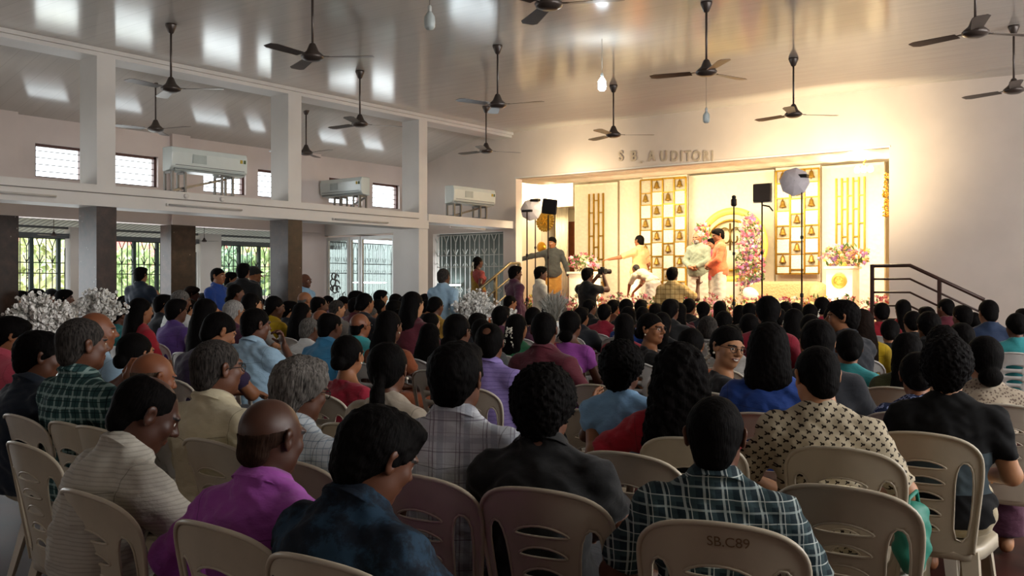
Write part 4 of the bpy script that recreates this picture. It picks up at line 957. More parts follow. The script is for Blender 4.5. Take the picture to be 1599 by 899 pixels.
p = atY(1171, 395, YB - .62); flowers('wide column of pink and mauve flowers on the right of the arch', (p.x, p.y, 1.92), (.29, .16, 1.0), 460, ['pink', 'rose', 'cream', 'mauve', 'white'], 2, 'flower_column')
# sofa: low boat-shaped settee
p = atY(1222, 470, 16.9); SOF = fabric('cream_upholstery', 'b09c72', 30, .12)
e = thing('settee', 'low boat-shaped cream settee in front of the right bell screen', 'settee', (p.x, 16.72, SZ)); w = .80
V, Q = surf([P('e', (0, 0, .26), None, (w, .34, .16), None, .1), P('e', (0, .05, .12), None, (w * .8, .3, .12), None, .1)], .03); link('seat', np_mesh('seat', V, Q), SOF, e)
V, Q = surf([P('e', (.02, .30, .42), None, (w * 1.02, .07, .42), None, .1), P('e', (w * .8, .2, .46), None, (.16, .2, .22), None, .12), P('e', (-w * .8, .2, .38), None, (.14, .2, .16), None, .12)], .03, clips=[(A3((0, 0, 1)), .72)]); link('backrest', np_mesh('back', V, Q), SOF, e)
MB().sph((-.55, .05, .48), (.17, .07, .13), 14, 10, Matrix.Rotation(.5, 3, 'Y')).build('cushion', SATIN, e); MB().box(-w * .8, w * .8, -.2, .25, .0, .05).build('plinth', GLD, e)
# podium
p = atY(1316, 470, 16.2); e = thing('podium', 'white podium with a round gold emblem below a flower bowl', 'podium', (p.x, 16.2, SZ)); WHT = mat('white_laminate', 'f2ead8', .4)
MB().box(-.22, .22, -.17, .17, 0, .92).build('body', WHT, e, bevel=.01); MB().box(-.25, .25, -.2, .2, .92, .96).build('top', WHT, e)
em = MB().lathe([(.125, 0), (.125, .015), (.105, .025), (.0, .02)], (0, -.17, .72), 32, Matrix.Rotation(PI / 2, 3, 'X')); em.tube([(.085 * math.cos(t), -.2, .72 + .085 * math.sin(t)) for t in [2 * PI * i / 24 for i in range(24)]], .008, 6, True)
for k in range(6): em.tube([(.03 * math.cos(k * PI / 3), -.197, .72 + .03 * math.sin(k * PI / 3)), (.08 * math.cos(k * PI / 3 + .3), -.197, .72 + .08 * math.sin(k * PI / 3 + .3))], .007, 6)
em.build('emblem', mat('emblem_gold', 'c8b050', .4, .4), e)
flowers('spreading bouquet of pastel flowers on the white podium', (p.x + .02, 16.2, 1.98), (.42, .2, .2), 150, ['peach', 'cream', 'rose', 'yellow', 'mauve'], 3, size=.05)
# left stand with flowers
p = atY(913, 470, 16.3); e = thing('flower_stand', 'white pillar stand glowing beside the photographer', 'stand', (p.x, 16.3, SZ)); MB().box(-.28, .28, -.15, .15, 0, .88).build('body', WHT, e, bevel=.01); MB().box(-.31, .31, -.18, .18, .88, .92).build('top', WHT, e)
flowers('spreading bouquet of pink and cream flowers on the left stand', (p.x - .02, 16.3, 1.95), (.36, .18, .18), 130, ['rose', 'cream', 'pink', 'white'], 4, size=.05)
# low flowers along the stage edge
n = 15
for i in range(n):
    x = SX0 + .25 + (SX1 - SX0 - .5) * i / (n - 1); side = ['below the gold emblem', 'below the wooden door', 'below the left stand', 'in front of the left lattice', 'in front of the quilted panel', 'below the man reaching out', 'below the bending man', 'below the first bell screen', 'beside the man in plaid', 'below the grey-green shirt', 'below the orange shirt', 'below the arch', 'in front of the settee left end', 'in front of the settee right end', 'below the podium'][i]
    flowers('low clump of flowers on the stage edge ' + side, (x, YS + .28, SZ + .26), (.28, .12, .25), 85, ['pink', 'rose', 'cream', 'red', 'white'] if i % 3 else ['cream', 'rose', 'yellow', 'red'], 20 + i, 'edge_flowers', 'flowers along the stage edge', .04)
# gilded wall emblem at the left
p = atY(852, 345, 17.2); e = thing('gilded_emblem', 'round gilded emblem hanging above the man with outstretched arm', 'emblem', p); q = MB()
for k in range(22):
    a = 2 * PI * k / 22; q.sph((.19 * math.cos(a), -.02, .19 * math.sin(a)), (.035, .03, .05), 8, 6, Matrix.Rotation(-a + PI / 2, 3, 'Y'))
q.lathe([(.19, 0), (.19, .03), (.12, .05), (.0, .035)], (0, 0, 0), 28, Matrix.Rotation(PI / 2, 3, 'X')); q.build('gilded_rim', BELL, e)
q = MB()
for k in range(5): q.tube([(.05 * math.cos(t + k * 1.25) + .07 * math.cos(k * 1.257), -.06, .05 * math.sin(t + k * 1.25) + .07 * math.sin(k * 1.257)) for t in [i * .5 for i in range(10)]], .010, 6)
q.build('scrollwork', GOLD, e)
MB().tube([(0, 0, .2), (0, .0, 4.34 - p.z)], .004, 5).build('hanging_wire', CORD, e)
p = atY(846, 386, 17.4); e = thing('gilded_emblem', 'small gold disc half hidden behind the man with outstretched arm', 'emblem', p); MB().lathe([(.12, 0), (.12, .02), (.05, .05), (.0, .05)], (0, 0, 0), 24, Matrix.Rotation(PI / 2, 3, 'X')).build('disc', GOLD, e)
MB().tube([(0, 0, .1), (0, .0, 4.34 - p.z)], .003, 5).build('hanging_wire', CORD, e)
# pelmet box, wooden door
pa, pb2 = atY(833, 280, 18.2), atY(895, 322, 18.2)
o = MB().box(pa.x, pb2.x, 18.2, 18.9, pb2.z, 3.95).build('curtain_pelmet', WHT, bevel=.01); tag(o, 'white boxed pelmet behind the left wall lamp', 'pelmet')
pa, pb2 = atY(881, 348, 18.9), atY(897, 460, 18.9); e = MB().box(pa.x - .02, pa.x + .85, 18.6, 18.67, SZ, pa.z).build('door_1', mat('wood_door_brown', '7a4426', .45, var=.15)); struct(e)
# white side curtain at the left of the stage
q = MB(); n = 40; x0, x1 = atY(862, 400, 18.3).x, atY(882, 400, 18.3).x
for r in range(2):
    for i in range(n + 1): q.v.append((x0 + (x1 - x0) * i / n, 18.45 + .04 * math.sin(i * 1.1), SZ if r == 0 else 3.5))
for i in range(n): q.f.append((i, i + 1, n + 2 + i, n + 1 + i)); q.smooth.append(True)
o = q.build('side_curtain', SATIN); o.modifiers.new('s', 'SOLIDIFY').thickness = .008; tag(o, 'pale side curtain beside the wooden door on the stage', 'curtain')
# wall lamps
WARM = emit('warm_lamp', 'ffd98a', 25)
def wall_lamp(label, px, py, Y, arm):
    p = atY(px, py, Y); e = thing('wall_lamp', label, 'lamp', p); q = MB()
    q.bar((-.12, .05, .16), (.16, .05, .16), .02); q.tube([(0, .05, .16), (.03, -.02, .13), (0, -.05, .08), (0, -.03, .03)], .009, 8); q.build('arm', GLD, e)
    for s in (-1, 0, 1): MB().lathe([(.02, .03), (.045, .0), (.05, -.05), (.03, -.08), (.0, -.085)], (s * .11, -.04, 0), 14).build('lamp_shade', WARM, e)
    return p
WL1 = wall_lamp('glowing gold-armed lamp at the left end of the stage', 865, 297, 18.15, 0)
WL2 = wall_lamp('glowing gold-armed lamp at the right end of the stage opening', 1350, 262, 16.6, 0)
for P_ in (WL1, WL2):
    q = MB().tube([(P_.x, P_.y + .05, P_.z + .16), (P_.x, P_.y + .05, 4.34)], .008, 6).build('lamp_chain', GLD); tag(q, 'thin brass chain above the stage lamp at the ' + ('wooden door side' if P_ is WL1 else 'podium side'), 'chain')
# gold garland strip at the right jamb
q = MB(); g = random.Random(9); p0, p1 = atY(1384, 270, YS + .5), atY(1384, 338, YS + .5)
for i in range(160): q.sph((p0.x + g.uniform(-.03, .03), YS + .5 + g.uniform(-.1, .1), g.uniform(p1.z, p0.z)), g.uniform(.008, .018), 6, 4)
tag(q.build('gold_garland', GOLD), 'gold beaded garland hanging at the right edge of the stage opening', 'garland')
# ---------------- steps and railings
STP = mat('terrazzo_step', '8a7a6a', .5)
q = MB()
for k in range(5): q.box(-12.5 + .0, -11.35, 13.6 + k * .3, 15.1, k * .17, (k + 1) * .17)
tag(q.build('left_steps', STP), 'steps leading up to the stage beside the folding gate', 'steps')
def rail_xy(name, label, pts, posts, n, drop, m, r):
    e = thing(name, label, 'railing', (0, 0, 0)); 
    for k in range(n):
        MB().tube([(x, y, z - drop * k) for x, y, z in pts], r * (1.4 if k == 0 else .8), 8).build('rail', m, e)
    for x, y, z, zb in posts: MB().bar((x, y, zb), (x, y, z), r * 2.6, r * 2.6).build('post', m, e)
BRS = mat('steel_rail_warm', '7f7356', .35, .7)
pA = atd(749, 457, 17.85); pB = atd(797, 416, 18.55); xr = -11.32
rail_xy('step_railing', 'steel handrail climbing to the stage past the woman in red', [(xr, 13.55, 1.28), (xr, 14.75, 1.92), (xr, 15.05, 1.92)], [(xr, 13.6, 1.30, .0), (xr, 14.3, 1.68, .3), (xr, 15.03, 1.92, .85)], 3, .27, BRS, .02)
RBR = mat('brown_rail', '3a241c', .45, .2); yr = 14.0
P0, P1, P2 = atY(1362, 415, yr), atY(1421, 415, yr), atY(1537, 468, yr)
rail_xy('stage_railing', 'dark brown railing with four bars sloping down beside the plain wall', [(P0.x, yr, P0.z), (P1.x, yr, P0.z), (P2.x, yr, P2.z)], [(P0.x, yr, P0.z + .02, .3), (atY(1467, 440, yr).x, yr, atY(1467, 436, yr).z, .15), (P2.x, yr, P2.z, 0)], 5, .185, RBR, .018)
q = MB()
for k in range(4): q.box(P0.x - .3, P1.x + .25 * (4 - k), yr + .05, YS, k * .21, (k + 1) * .21)
tag(q.build('right_steps', STP), 'steps down from the stage behind the brown railing', 'steps')
# ---------------- photographic light stands
BLK = mat('stand_black', '17130f', .5, .3); SIL = mat('umbrella_cloth', 'cfc8cc', .6); STB = mat('stand_brown_pole', '3a261a', .45, .3)
def stand(label, px, ytop, Y, kind, px_head=None, y_head=None):
    p = atY(px, ytop, Y); e = thing('light_stand', label, 'light stand', (p.x, Y, 0)); zt = p.z
    MB().tube([(0, 0, .1), (0, 0, zt * .45)], .018, 10).build('lower_pole', STB, e); MB().tube([(0, 0, zt * .45), (0, 0, zt)], .012, 10).build('upper_pole', STB, e)
    MB().lathe([(.02, 0), (.026, .01), (.026, .05), (.02, .06)], (0, 0, zt * .44), 12).lathe([(.017, 0), (.022, .01), (.022, .04), (.017, .05)], (0, 0, zt * .72), 12).build('clamp_collar', BLK, e)
    for k in range(3):
        a = 2 * PI * k / 3 + .4; MB().tube([(0, 0, .5), (.42 * math.cos(a), .42 * math.sin(a), .02)], .009, 8).tube([(0, 0, .2), (.2 * math.cos(a), .2 * math.sin(a), .27)], .006, 6).build('leg', BLK, e)
    if kind == 'bar': MB().box(-.10, .10, -.03, .03, zt, zt + .04).build('led_bar', BLK, e, bevel=.006)
    if kind in ('umbrella', 'umbrella_back'):
        R_ = .215; q = MB(); n = 8; M = Euler((1.45, .1, .35)).to_matrix(); off = Vector((-.07 if kind == 'umbrella' else -.05, -.10, .0 if kind == 'umbrella' else -.1)); q2 = MB()
        for j in range(5):
            t = (j + 1) / 5
            for k in range(n): a = 2 * PI * k / n; q.v.append(tuple(M @ Vector((R_ * t * math.cos(a), R_ * t * math.sin(a), -.09 * t * t)) + off + Vector((0, 0, zt))))
        q.v.append(tuple(M @ Vector((0, 0, 0)) + off + Vector((0, 0, zt)))); c = len(q.v) - 1
        for k in range(n): q.f.append((c, k, (k + 1) % n)); q.smooth.append(False)
        for j in range(4):
            for k in range(n): q.f.append((j * n + k, (j + 1) * n + k, (j + 1) * n + (k + 1) % n, j * n + (k + 1) % n)); q.smooth.append(False)
        o = q.build('umbrella_cloth', SIL, e); o.modifiers.new('s', 'SOLIDIFY').thickness = .003
        q2.tube([tuple(M @ Vector((0, 0, 0)) + off + Vector((0, 0, zt))), tuple(M @ Vector((0, 0, -.34)) + off + Vector((0, 0, zt)))], .004, 6).build('umbrella_shaft', BLK, e)
        MB().box(-.09, .09, -.05, .05, zt + .04, zt + .09).build('flash_head', BLK, e, bevel=.008)
    if kind == 'softbox':
        M = Euler((.15, .12, .5)).to_matrix().to_4x4(); M.translation = (.03, -.02, zt + .02)
        q = MB(); q.box(-.13, .13, -.05, .02, -.0, .26, M); q.build('softbox_body', BLK, e, bevel=.02); MB().box(-.12, .12, .02, .03, .01, .25, M).build('diffuser', SATIN, e)
    if kind == 'panel':
        q = MB(); q.box(-.14, .14, -.03, .02, .03, .30); q.build('led_panel', mat('panel_back', '453a30', .6), e, bevel=.02); MB().box(-.148, .148, .02, .03, .015, .305).build('panel_rim', WHT, e)
        MB().tube([(0, 0, .0), (0, .0, .03)], .012, 8).tube([(.0, 0, -.02), (.13, -.04, -.05), (.19, -.05, -.12)], .012, 8).build('tilt_arm', BLK, e)
        for ch in e.children:
            if ch.name.split('.')[0] in ('led_panel', 'panel_rim', 'tilt_arm'): ch.location = (0, 0, zt)
    if kind == 'flash': MB().lathe([(.03, -.02), (.045, .0), (.045, .08), (.03, .10), (.0, .11)], (0, 0, zt), 16).sph((0, 0, zt + .12), (.035, .035, .03), 10, 8).build('flash_head', BLK, e)
    return e
stand('light stand with a small LED bar at the far left of the stage', 823, 331, 13.7, 'bar'); stand('thin stand with a white umbrella behind the LED bar stand', 836, 318, 14.85, 'umbrella_back')
stand('stand with a tilted black softbox in front of the gilded emblem', 856, 336, 13.9, 'softbox'); stand('stand with a round flash head in front of the flower arch', 1146, 320, 13.8, 'flash')
stand('stand with a square LED panel seen from behind', 1190, 318, 13.9, 'panel'); stand('tall stand with a silver umbrella before the second bell screen', 1252, 282, 13.8, 'umbrella')
# ---------------- white blossom arrangements
WB = mat('white_silk_blossom', 'efede8', .7, var=.04)
def blossoms(label, px, d, zt, zb, w, n, seed, m=WB, thin=False):
    p = atd(px, 450, d); g = random.Random(seed); e = thing('blossom_arrangement', label, 'flower arrangement', (p.x, p.y, 0)); q = MB(); st = MB(); H = zt - zb
    for i in range(n):
        a = g.uniform(0, 2 * PI); t = g.uniform(.05, 1); lean = w * t * (.6 + .4 * g.random()); L = H * (1 - .45 * t * t) * g.uniform(.75, 1.05); base = Vector((0, 0, zb - .1)); tip = Vector((lean * math.cos(a), lean * math.sin(a), zb + L))
        mid = (base + tip) / 2 + Vector((0, 0, .06)); pts = [base, mid, tip]; st.tube(pts, .003, 4, cap=False)
        for k in range(19 if not thin else 9):
            u = .35 + .65 * g.random(); c = (base * (1 - u) ** 2 + mid * 2 * u * (1 - u) + tip * u * u) + Vector((g.gauss(0, .021), g.gauss(0, .021), g.gauss(0, .021)))
            M = Euler((g.uniform(0, 6), g.uniform(0, 6), g.uniform(0, 6))).to_matrix(); s = g.uniform(.010, .018)
            if thin:
                dv = (tip - mid).normalized() * s * 2.2; x = dv.orthogonal().normalized() * s * .35; q.add([c - dv, c + x, c + dv, c - x], [(0, 1, 2, 3)])
            else:
                for r_ in range(2): MM = M @ Matrix.Rotation(r_ * 1.2, 3, 'X'); q.add([c + MM @ Vector(v) for v in ((-s, -s * .5, 0), (0, -s, s * .4), (s, -s * .5, 0), (s, s * .5, 0), (0, s, s * .4), (-s, s * .5, 0))], [(0, 1, 2, 3, 4, 5)])
    q.build('blossoms', m, e); st.build('stems', mat('pale_stem', '8c8a80', .7), e)
    MB().lathe([(.13, 0), (.13, .02), (.03, .05), (.025, zb - .25), (.06, zb - .2), (.09, zb - .05), (.08, zb - .04), (.0, zb - .06)], n=20).build('pedestal_vase', WFR, e)
blossoms('wide white silk blossom arrangement behind the man in the pink shirt', 62, 7.2, 1.42, 1.10, .34, 90, 1); blossoms('white silk blossom arrangement in front of the granite column', 152, 9.0, 1.44, 1.12, .30, 75, 2)
blossoms('tall white silk blossom arrangement below the steps of the stage', 742, 11.6, 1.42, 1.05, .36, 90, 3); blossoms('white silk blossom arrangement low beside the tall one', 795, 11.9, 1.22, 1.0, .2, 35, 5); blossoms('spiky silver-white spray in front of the left stage flowers', 866, 13.2, 1.42, 1.05, .33, 80, 4, mat('silver_spray', 'a9a69c', .6), True)
# ------------------------------------------------------------------ moulded plastic chair
def pdist(px, py, poly):
    """signed distance to a closed polygon (negative inside); arrays px, py"""
    d = np.full(px.shape, 1e9); s = np.ones(px.shape); n = len(poly)
    for i in range(n):
        a = poly[i]; b = poly[i - 1]; ex, ey = b[0] - a[0], b[1] - a[1]; wx, wy = px - a[0], py - a[1]
        t = np.clip((wx * ex + wy * ey) / (ex * ex + ey * ey), 0, 1); d = np.minimum(d, (wx - ex * t) ** 2 + (wy - ey * t) ** 2)
        c1, c2, c3 = py >= a[1], py < b[1], ex * wy > ey * wx; flip = (c1 & c2 & c3) | (~c1 & ~c2 & ~c3); s = np.where(flip, -s, s)
    return s * np.sqrt(d)
def smoothpoly(pts, it=3):
    for _ in range(it):
        o = []
        for i in range(len(pts)):
            a, b = pts[i], pts[(i + 1) % len(pts)]; o += [(a[0] * .75 + b[0] * .25, a[1] * .75 + b[1] * .25), (a[0] * .25 + b[0] * .75, a[1] * .25 + b[1] * .75)]
        pts = o
    return pts
OUTL = smoothpoly([(-.185, .40), (-.19, .44), (-.215, .62), (-.235, .76), (-.225, .835), (-.15, .885), (0, .90), (.15, .885), (.225, .835), (.235, .76), (.215, .62), (.19, .44), (.185, .40)], 2)
SLOTS = []
for i, z in enumerate((.765, .70, .635, .57, .505)):
    w = .095 - .010 * i; SLOTS.append([(w * math.cos(t), z + .0165 * math.sin(t) * (abs(math.sin(t)) ** .3) - .010 * math.cos(t) ** 2 + .004) for t in [2 * PI * k / 20 for k in range(20)]])
SIDE = smoothpoly([(.108, .46), (.118, .60), (.126, .72), (.148, .785), (.182, .785), (.199, .745), (.190, .62), (.166, .46)], 2)
HOLES = SLOTS + [SIDE, [(-x, z) for x, z in SIDE][::-1]]
def back_pt(x, z, off=0.0):
    t = (z - .42) / .48
    return (x, -.20 - .085 * t - .02 * t * t + 1.05 * x * x * (.6 + .4 * t) + off, z)
def chair_back(du, rim):
    xs = np.arange(-.245, .246, du); zs = np.arange(.395, .91, du); GX, GZ = np.meshgrid(xs, zs, indexing='ij')
    def f(x, z):
        d = pdist(x, z, OUTL)
        for h in HOLES: d = np.maximum(d, -pdist(x, z, h))
        return d
    F = f(GX, GZ); Fc = f((GX[:-1, :-1] + du / 2), (GZ[:-1, :-1] + du / 2)); keep = Fc < 0
    use = np.zeros(F.shape, int)
    for i in (0, 1):
        for j in (0, 1): use[i:use.shape[0] - 1 + i, j:use.shape[1] - 1 + j] += keep
    bd = (use > 0) & (use < 4); X, Z = GX.copy(), GZ.copy()
    for _ in range(3):
        x, z = X[bd], Z[bd]; e = 1e-4; v = f(x, z); gx = (f(x + e, z) - v) / e; gz = (f(x, z + e) - v) / e; g2 = gx * gx + gz * gz + 1e-9
        st = np.clip(v / g2, -du * .7, du * .7); X[bd] = x - gx * st; Z[bd] = z - gz * st
    X = X * .93; q = MB(); ids = {}
    for i, j in np.argwhere(use > 0): ids[(i, j)] = len(ids)
    L = sorted(ids, key=ids.get); N = len(L); th = .007
    vs = [back_pt(X[k], Z[k]) for k in L] + [back_pt(X[k], Z[k], th) for k in L]; fs = []; ed = {}
    for i, j in np.argwhere(keep):
        c = [ids[(i, j)], ids[(i + 1, j)], ids[(i + 1, j + 1)], ids[(i, j + 1)]]; fs.append(tuple(c)); fs.append(tuple(N + k for k in c[::-1]))
        for a in range(4): e = (c[a], c[(a + 1) % 4]); ed[e] = 1
    for a, b in ed:
        if (b, a) not in ed: fs.append((b, a, N + a, N + b))
    q.add(vs, fs, True)
    if rim:
        for h in HOLES: q.tube([back_pt(x * .93, z, .001) for x, z in h[::1 if len(h) < 25 else 2]], .0042, 6, True)
        o2 = [p for p in OUTL if p[1] > .41]; q.tube([back_pt(x * .93, z, -.001) for x, z in o2], .0075, 8, False)
    else:
        o2 = [p for p in OUTL if p[1] > .41][::2]; q.tube([back_pt(x * .93, z, .0) for x, z in o2], .009, 5, False)
    return q
def chair_seat():
    q = MB(); prof = []; n = 14
    def outline(s, z): 
        out = []
        for k in range(28):
            t = 2 * PI * k / 28; c, s2 = math.cos(t), math.sin(t); x = .225 * s * math.copysign(abs(c) ** .45, c); y = .02 + .215 * s * math.copysign(abs(s2) ** .45, s2); x *= 1 - .12 * (0.235 - y) / .43 * (1 if y < .1 else 0.6); out.append((x, y, z))
        return out
    rings = [outline(.02, .418), outline(.5, .420), outline(.85, .430), outline(.96, .436), outline(1.0, .428), outline(1.01, .385), outline(.98, .385), outline(.95, .415), outline(.5, .408), outline(.02, .408)]
    vs = [p for r in rings for p in r]; fs = []
    for i in range(len(rings) - 1):
        for k in range(28): k2 = (k + 1) % 28; fs.append((i * 28 + k, (i + 1) * 28 + k, (i + 1) * 28 + k2, i * 28 + k2))
    q.add(vs, fs, True); return q
def chair_leg(sx, sy):
    q = MB(); top = (sx * .175, .16 if sy > 0 else -.165, .42); bot = (sx * .215, .225 if sy > 0 else -.265, 0)
    def sec(p, w): x, y, z = p; return [(x - sx * w, y, z), (x + sx * .012, y, z), (x + sx * .012, y + sy * -w, z), (x + sx * .002, y - sy * w, z), (x + sx * .002, y - sy * .012, z), (x - sx * w, y - sy * .012, z)]
    a, b = sec(top, .055), sec(bot, .028); n = 6; fs = [tuple(range(n)), tuple(range(2 * n - 1, n - 1, -1))] + [(i, n + i, n + (i + 1) % n, (i + 1) % n) for i in range(n)]
    q.add(a + b, fs); return q
def platform(c, rg): return c
def plastic(name, c):
    q = NT(name); n = q.noise(5, 5); a = lin(c); q.base(q.mix(q.ramp(n, [(.45, (0, 0, 0, 1)), (.75, (1, 1, 1, 1))]), a, tuple(v * .8 for v in a[:3]) + (1,))); q.set(.34, 0, .45); q.bump(q.noise(220, 2), .05, .002); return q.m
PLC = [plastic('cream_plastic', 'c2b7a2'), plastic('pale_cream_plastic', 'c9c0b0'), plastic('white_plastic', 'c8c6c2')]
BK_HI = chair_back(.0085, True).mesh('chair_back'); BK_LO = chair_back(.016, False).mesh('chair_back_far'); SEAT = chair_seat().mesh('chair_seat')
LEGS = {(a, b): chair_leg(a, b).mesh('chair_leg') for a in (-1, 1) for b in (-1, 1)}
def chair(label, x, y, yaw, m, near, group):
    e = thing('plastic_chair', label, 'chair', (x, y, 0), math.radians(yaw), group)
    link('backrest', BK_HI if near else BK_LO, m, e); link('seat', SEAT, m, e)
    for k, me in LEGS.items(): link('leg', me, m, e)
    return e
# ------------------------------------------------------------------ fabrics
def seams(q, c):
    x, y, z = q.xyz(); ax = q.math('ABSOLUTE', x); w = .0016
    yoke = q.math('MULTIPLY', q.math('LESS_THAN', q.math('ABSOLUTE', q.math('SUBTRACT', q.math('ADD', z, q.math('MULTIPLY', ax, -.12)), .852)), w), q.math('MULTIPLY', q.math('LESS_THAN', y, -.06), q.math('LESS_THAN', ax, .17)))
    slv = q.math('MULTIPLY', q.math('LESS_THAN', q.math('ABSOLUTE', q.math('SUBTRACT', q.math('ADD', ax, q.math('MULTIPLY', z, -.08)), .105)), w), q.math('GREATER_THAN', z, .76))
    q.b.inputs['Roughness'].default_value = .8
    return q.mix(q.math('MULTIPLY', q.math('MAXIMUM', yoke, slv), .45), c, (0.01, 0.01, 0.012, 1))
def plaid(name, base, bands, rough=.8, wob=.012):
    """bands: (coordinate 'x' or 'z', repeats per metre, half width, colour, strength, offset)"""
    q = NT(name); x, y, z = q.xyz(); hx = q.math('ADD', x, q.math('MULTIPLY', y, .35)); w = q.noise(6, 2); c = lin(base)
    hx = q.math('ADD', hx, q.math('MULTIPLY', w, wob)); hz_ = q.math('ADD', z, q.math('MULTIPLY', w, wob))
    for co, fr, hw, col, st, off in bands:
        f = q.math('FRACT', q.math('ADD', q.math('MULTIPLY', hx if co == 'x' else hz_, fr), off)); g = q.math('LESS_THAN', q.math('ABSOLUTE', q.math('SUBTRACT', f, .5)), hw)
        c = q.mix(q.math('MULTIPLY', g, st), c, lin(col))
    q.base(seams(q, c)); q.set(rough, 0, .2); q.bump(q.noise(11, 4, q.mapped((1, 1, 1.8), (.5, .3, .6))), .7, .018); return q.m
def cloth(name, col, rough=.8, var=.05): 
    k = 'cloth_' + name
    if k not in MATS:
        q = NT(k); c = lin(col); q.base(seams(q, q.ramp(q.noise(5, 3), [(.3, tuple(v * (1 - var) for v in c[:3])), (.7, tuple(min(1, v * (1 + var)) for v in c[:3]))]))); q.set(rough, 0, .25); q.b.inputs['Sheen Weight'].default_value = .15
        q.bump(q.noise(11, 4, q.mapped((1, 1, 1.8), (.5, .3, .6))), .35 if name in ('black', 'charcoal', 'navy') else .7, .016); MATS[k] = q.m
    return MATS[k]
GREENCHK = plaid('green_plaid_cloth', '2c4a4a', [('x', 22, .10, '8fa8a4', .75, .0), ('z', 22, .10, '8fa8a4', .75, .2), ('x', 22, .04, '16282c', .9, .5), ('z', 22, .04, '16282c', .9, .6)])
WPLAID = plaid('pale_plaid_cloth', 'cfd3da', [('x', 11, .12, '9aa2b2', .6, 0), ('x', 11, .018, '6a6072', .8, .26), ('x', 11, .014, '6a6072', .75, .40), ('z', 11, .10, 'a9aebb', .5, .1), ('z', 11, .016, '6a6072', .7, .5), ('z', 22, .02, '8f8896', .5, .3), ('x', 22, .02, '9a94a2', .5, .1)])
DGPLAID = plaid('dark_green_plaid_cloth', '1b2a31', [('x', 19, .16, '33464a', .8, .1), ('z', 17, .14, '33464a', .8, .2), ('x', 19, .07, 'a3adaa', .75, .5), ('z', 17, .05, '93a09e', .7, .6), ('x', 19, .025, 'c3cbc6', .7, .25), ('z', 17, .022, 'c3cbc6', .7, .1)])
YPLAID = plaid('mustard_plaid_cloth', 'd9b878', [('x', 14, .07, '8a6030', .7, 0), ('z', 14, .07, '8a6030', .7, .2)])
STRIPE = plaid('fine_striped_cloth', 'b5b0a4', [('z', 85, .16, '96928a', .55, 0)], wob=.004)
TATT = plaid('tattersall_cloth', 'c3ccd2', [('x', 45, .07, '7d8fa0', .7, 0), ('z', 45, .07, '7d8fa0', .7, 0)])
PSTR = plaid('lavender_striped_cloth', '8878b0', [('z', 40, .12, '6a5c94', .6, 0)])
def printcloth(name, c1, c2, scale, thr, thr2=None):
    q = NT(name); v = q.n('TexVoronoi'); v.inputs['Scale'].default_value = scale; q.l(q.obj(), v.inputs['Vector'])
    d = v.outputs['Distance']; g = q.math('LESS_THAN', d, thr)
    if thr2: g = q.math('SUBTRACT', g, q.math('LESS_THAN', d, thr2))
    q.base(q.mix(g, lin(c1), lin(c2))); q.set(.8, 0, .25); return q.m
def leafprint():
    q = NT('leaf_block_print'); x, y, z = q.xyz(); u = q.math('ADD', q.math('MULTIPLY', x, 1.0), q.math('MULTIPLY', y, .5)); k = 25.0
    a = q.math('MULTIPLY', q.math('ADD', u, z), k); b = q.math('MULTIPLY', q.math('SUBTRACT', u, z), k)
    fa = q.math('SUBTRACT', q.math('FRACT', a), .5); fb = q.math('SUBTRACT', q.math('FRACT', b), .5)
    def blob(ox, oy, rx, ry):
        e1 = q.math('DIVIDE', q.math('SUBTRACT', fa, ox), rx); e2 = q.math('DIVIDE', q.math('SUBTRACT', fb, oy), ry)
        return q.math('LESS_THAN', q.math('ADD', q.math('MULTIPLY', e1, e1), q.math('MULTIPLY', e2, e2)), 1.0)
    g = q.math('MAXIMUM', q.math('MAXIMUM', blob(-.12, .02, .24, .10), blob(.02, -.12, .10, .24)), blob(.13, .13, .16, .16))
    col = q.mix(g, lin('b7ab93'), lin('2a221c')); st = q.math('LESS_THAN', q.math('FRACT', q.math('MULTIPLY', b, 1.0)), .06)
    q.base(q.mix(st, col, lin('b7ab93'))); q.set(.85, 0, .2); return q.m
def blotch():
    q = NT('navy_blotch_cloth'); q.base(q.ramp(q.noise(13, 5, None, .7), [(.42, lin('0f1722')), (.5, lin('15222f')), (.58, lin('20374a'))])); q.set(.8, 0, .2); q.bump(q.noise(12, 3), .4, .012); return q.m
NAVYP = blotch(); LEAFP = leafprint(); NAVYF = printcloth('navy_floral_cloth', '1f2a4a', '8f9ac0', 34, .55, .38); _x = None; BEIGEP = printcloth('beige_patterned_cloth', 'a39684', '6a5a50', 60, .35); BROWNG = printcloth('black_gold_print', '2a211c', '8a6a3c', 16, .34)
CL = dict(navy='16212f', magenta='9a4aa0', white='cfd0ce', cream='c3b99c', pink='c24e62', skyblue='7fa8c8', blue='3f84ae', teal='2b7c80', turquoise='3b989c', maroon='541c28', purple='5d4488', darkpurple='2a1c3a', red='a01c2c', crimson='8e1a30', grey='8f8b86',
          beige='a59a8a', black='0c0c0d', olive='4a4c30', royal='1f3f86', yellow='c7a51e', brown='5a3220', rust='8a4a2a', green='2c6a48', plum='4a2438', lightblue='9ab9cf', darkblue='1b2a44', charcoal='22242a', mint='9cbcae', peach='d9a070', orange='e07048', offwhite='d9d2c0', gold='a07c30', child='7ba4c8', greygreen='7c8474', darkgrey='3a3c3c', dustyred='9a4440', lavender='7c6cb0')
TR = {k: cloth('bottom_' + k, v) for k, v in dict(dark='1a1a1e', brown='3a2c22', white='cfc8b8', grey='44464a', cream='a89c80').items()}
def C(n): return n if not isinstance(n, str) else cloth(n, CL[n])
PLACED = []
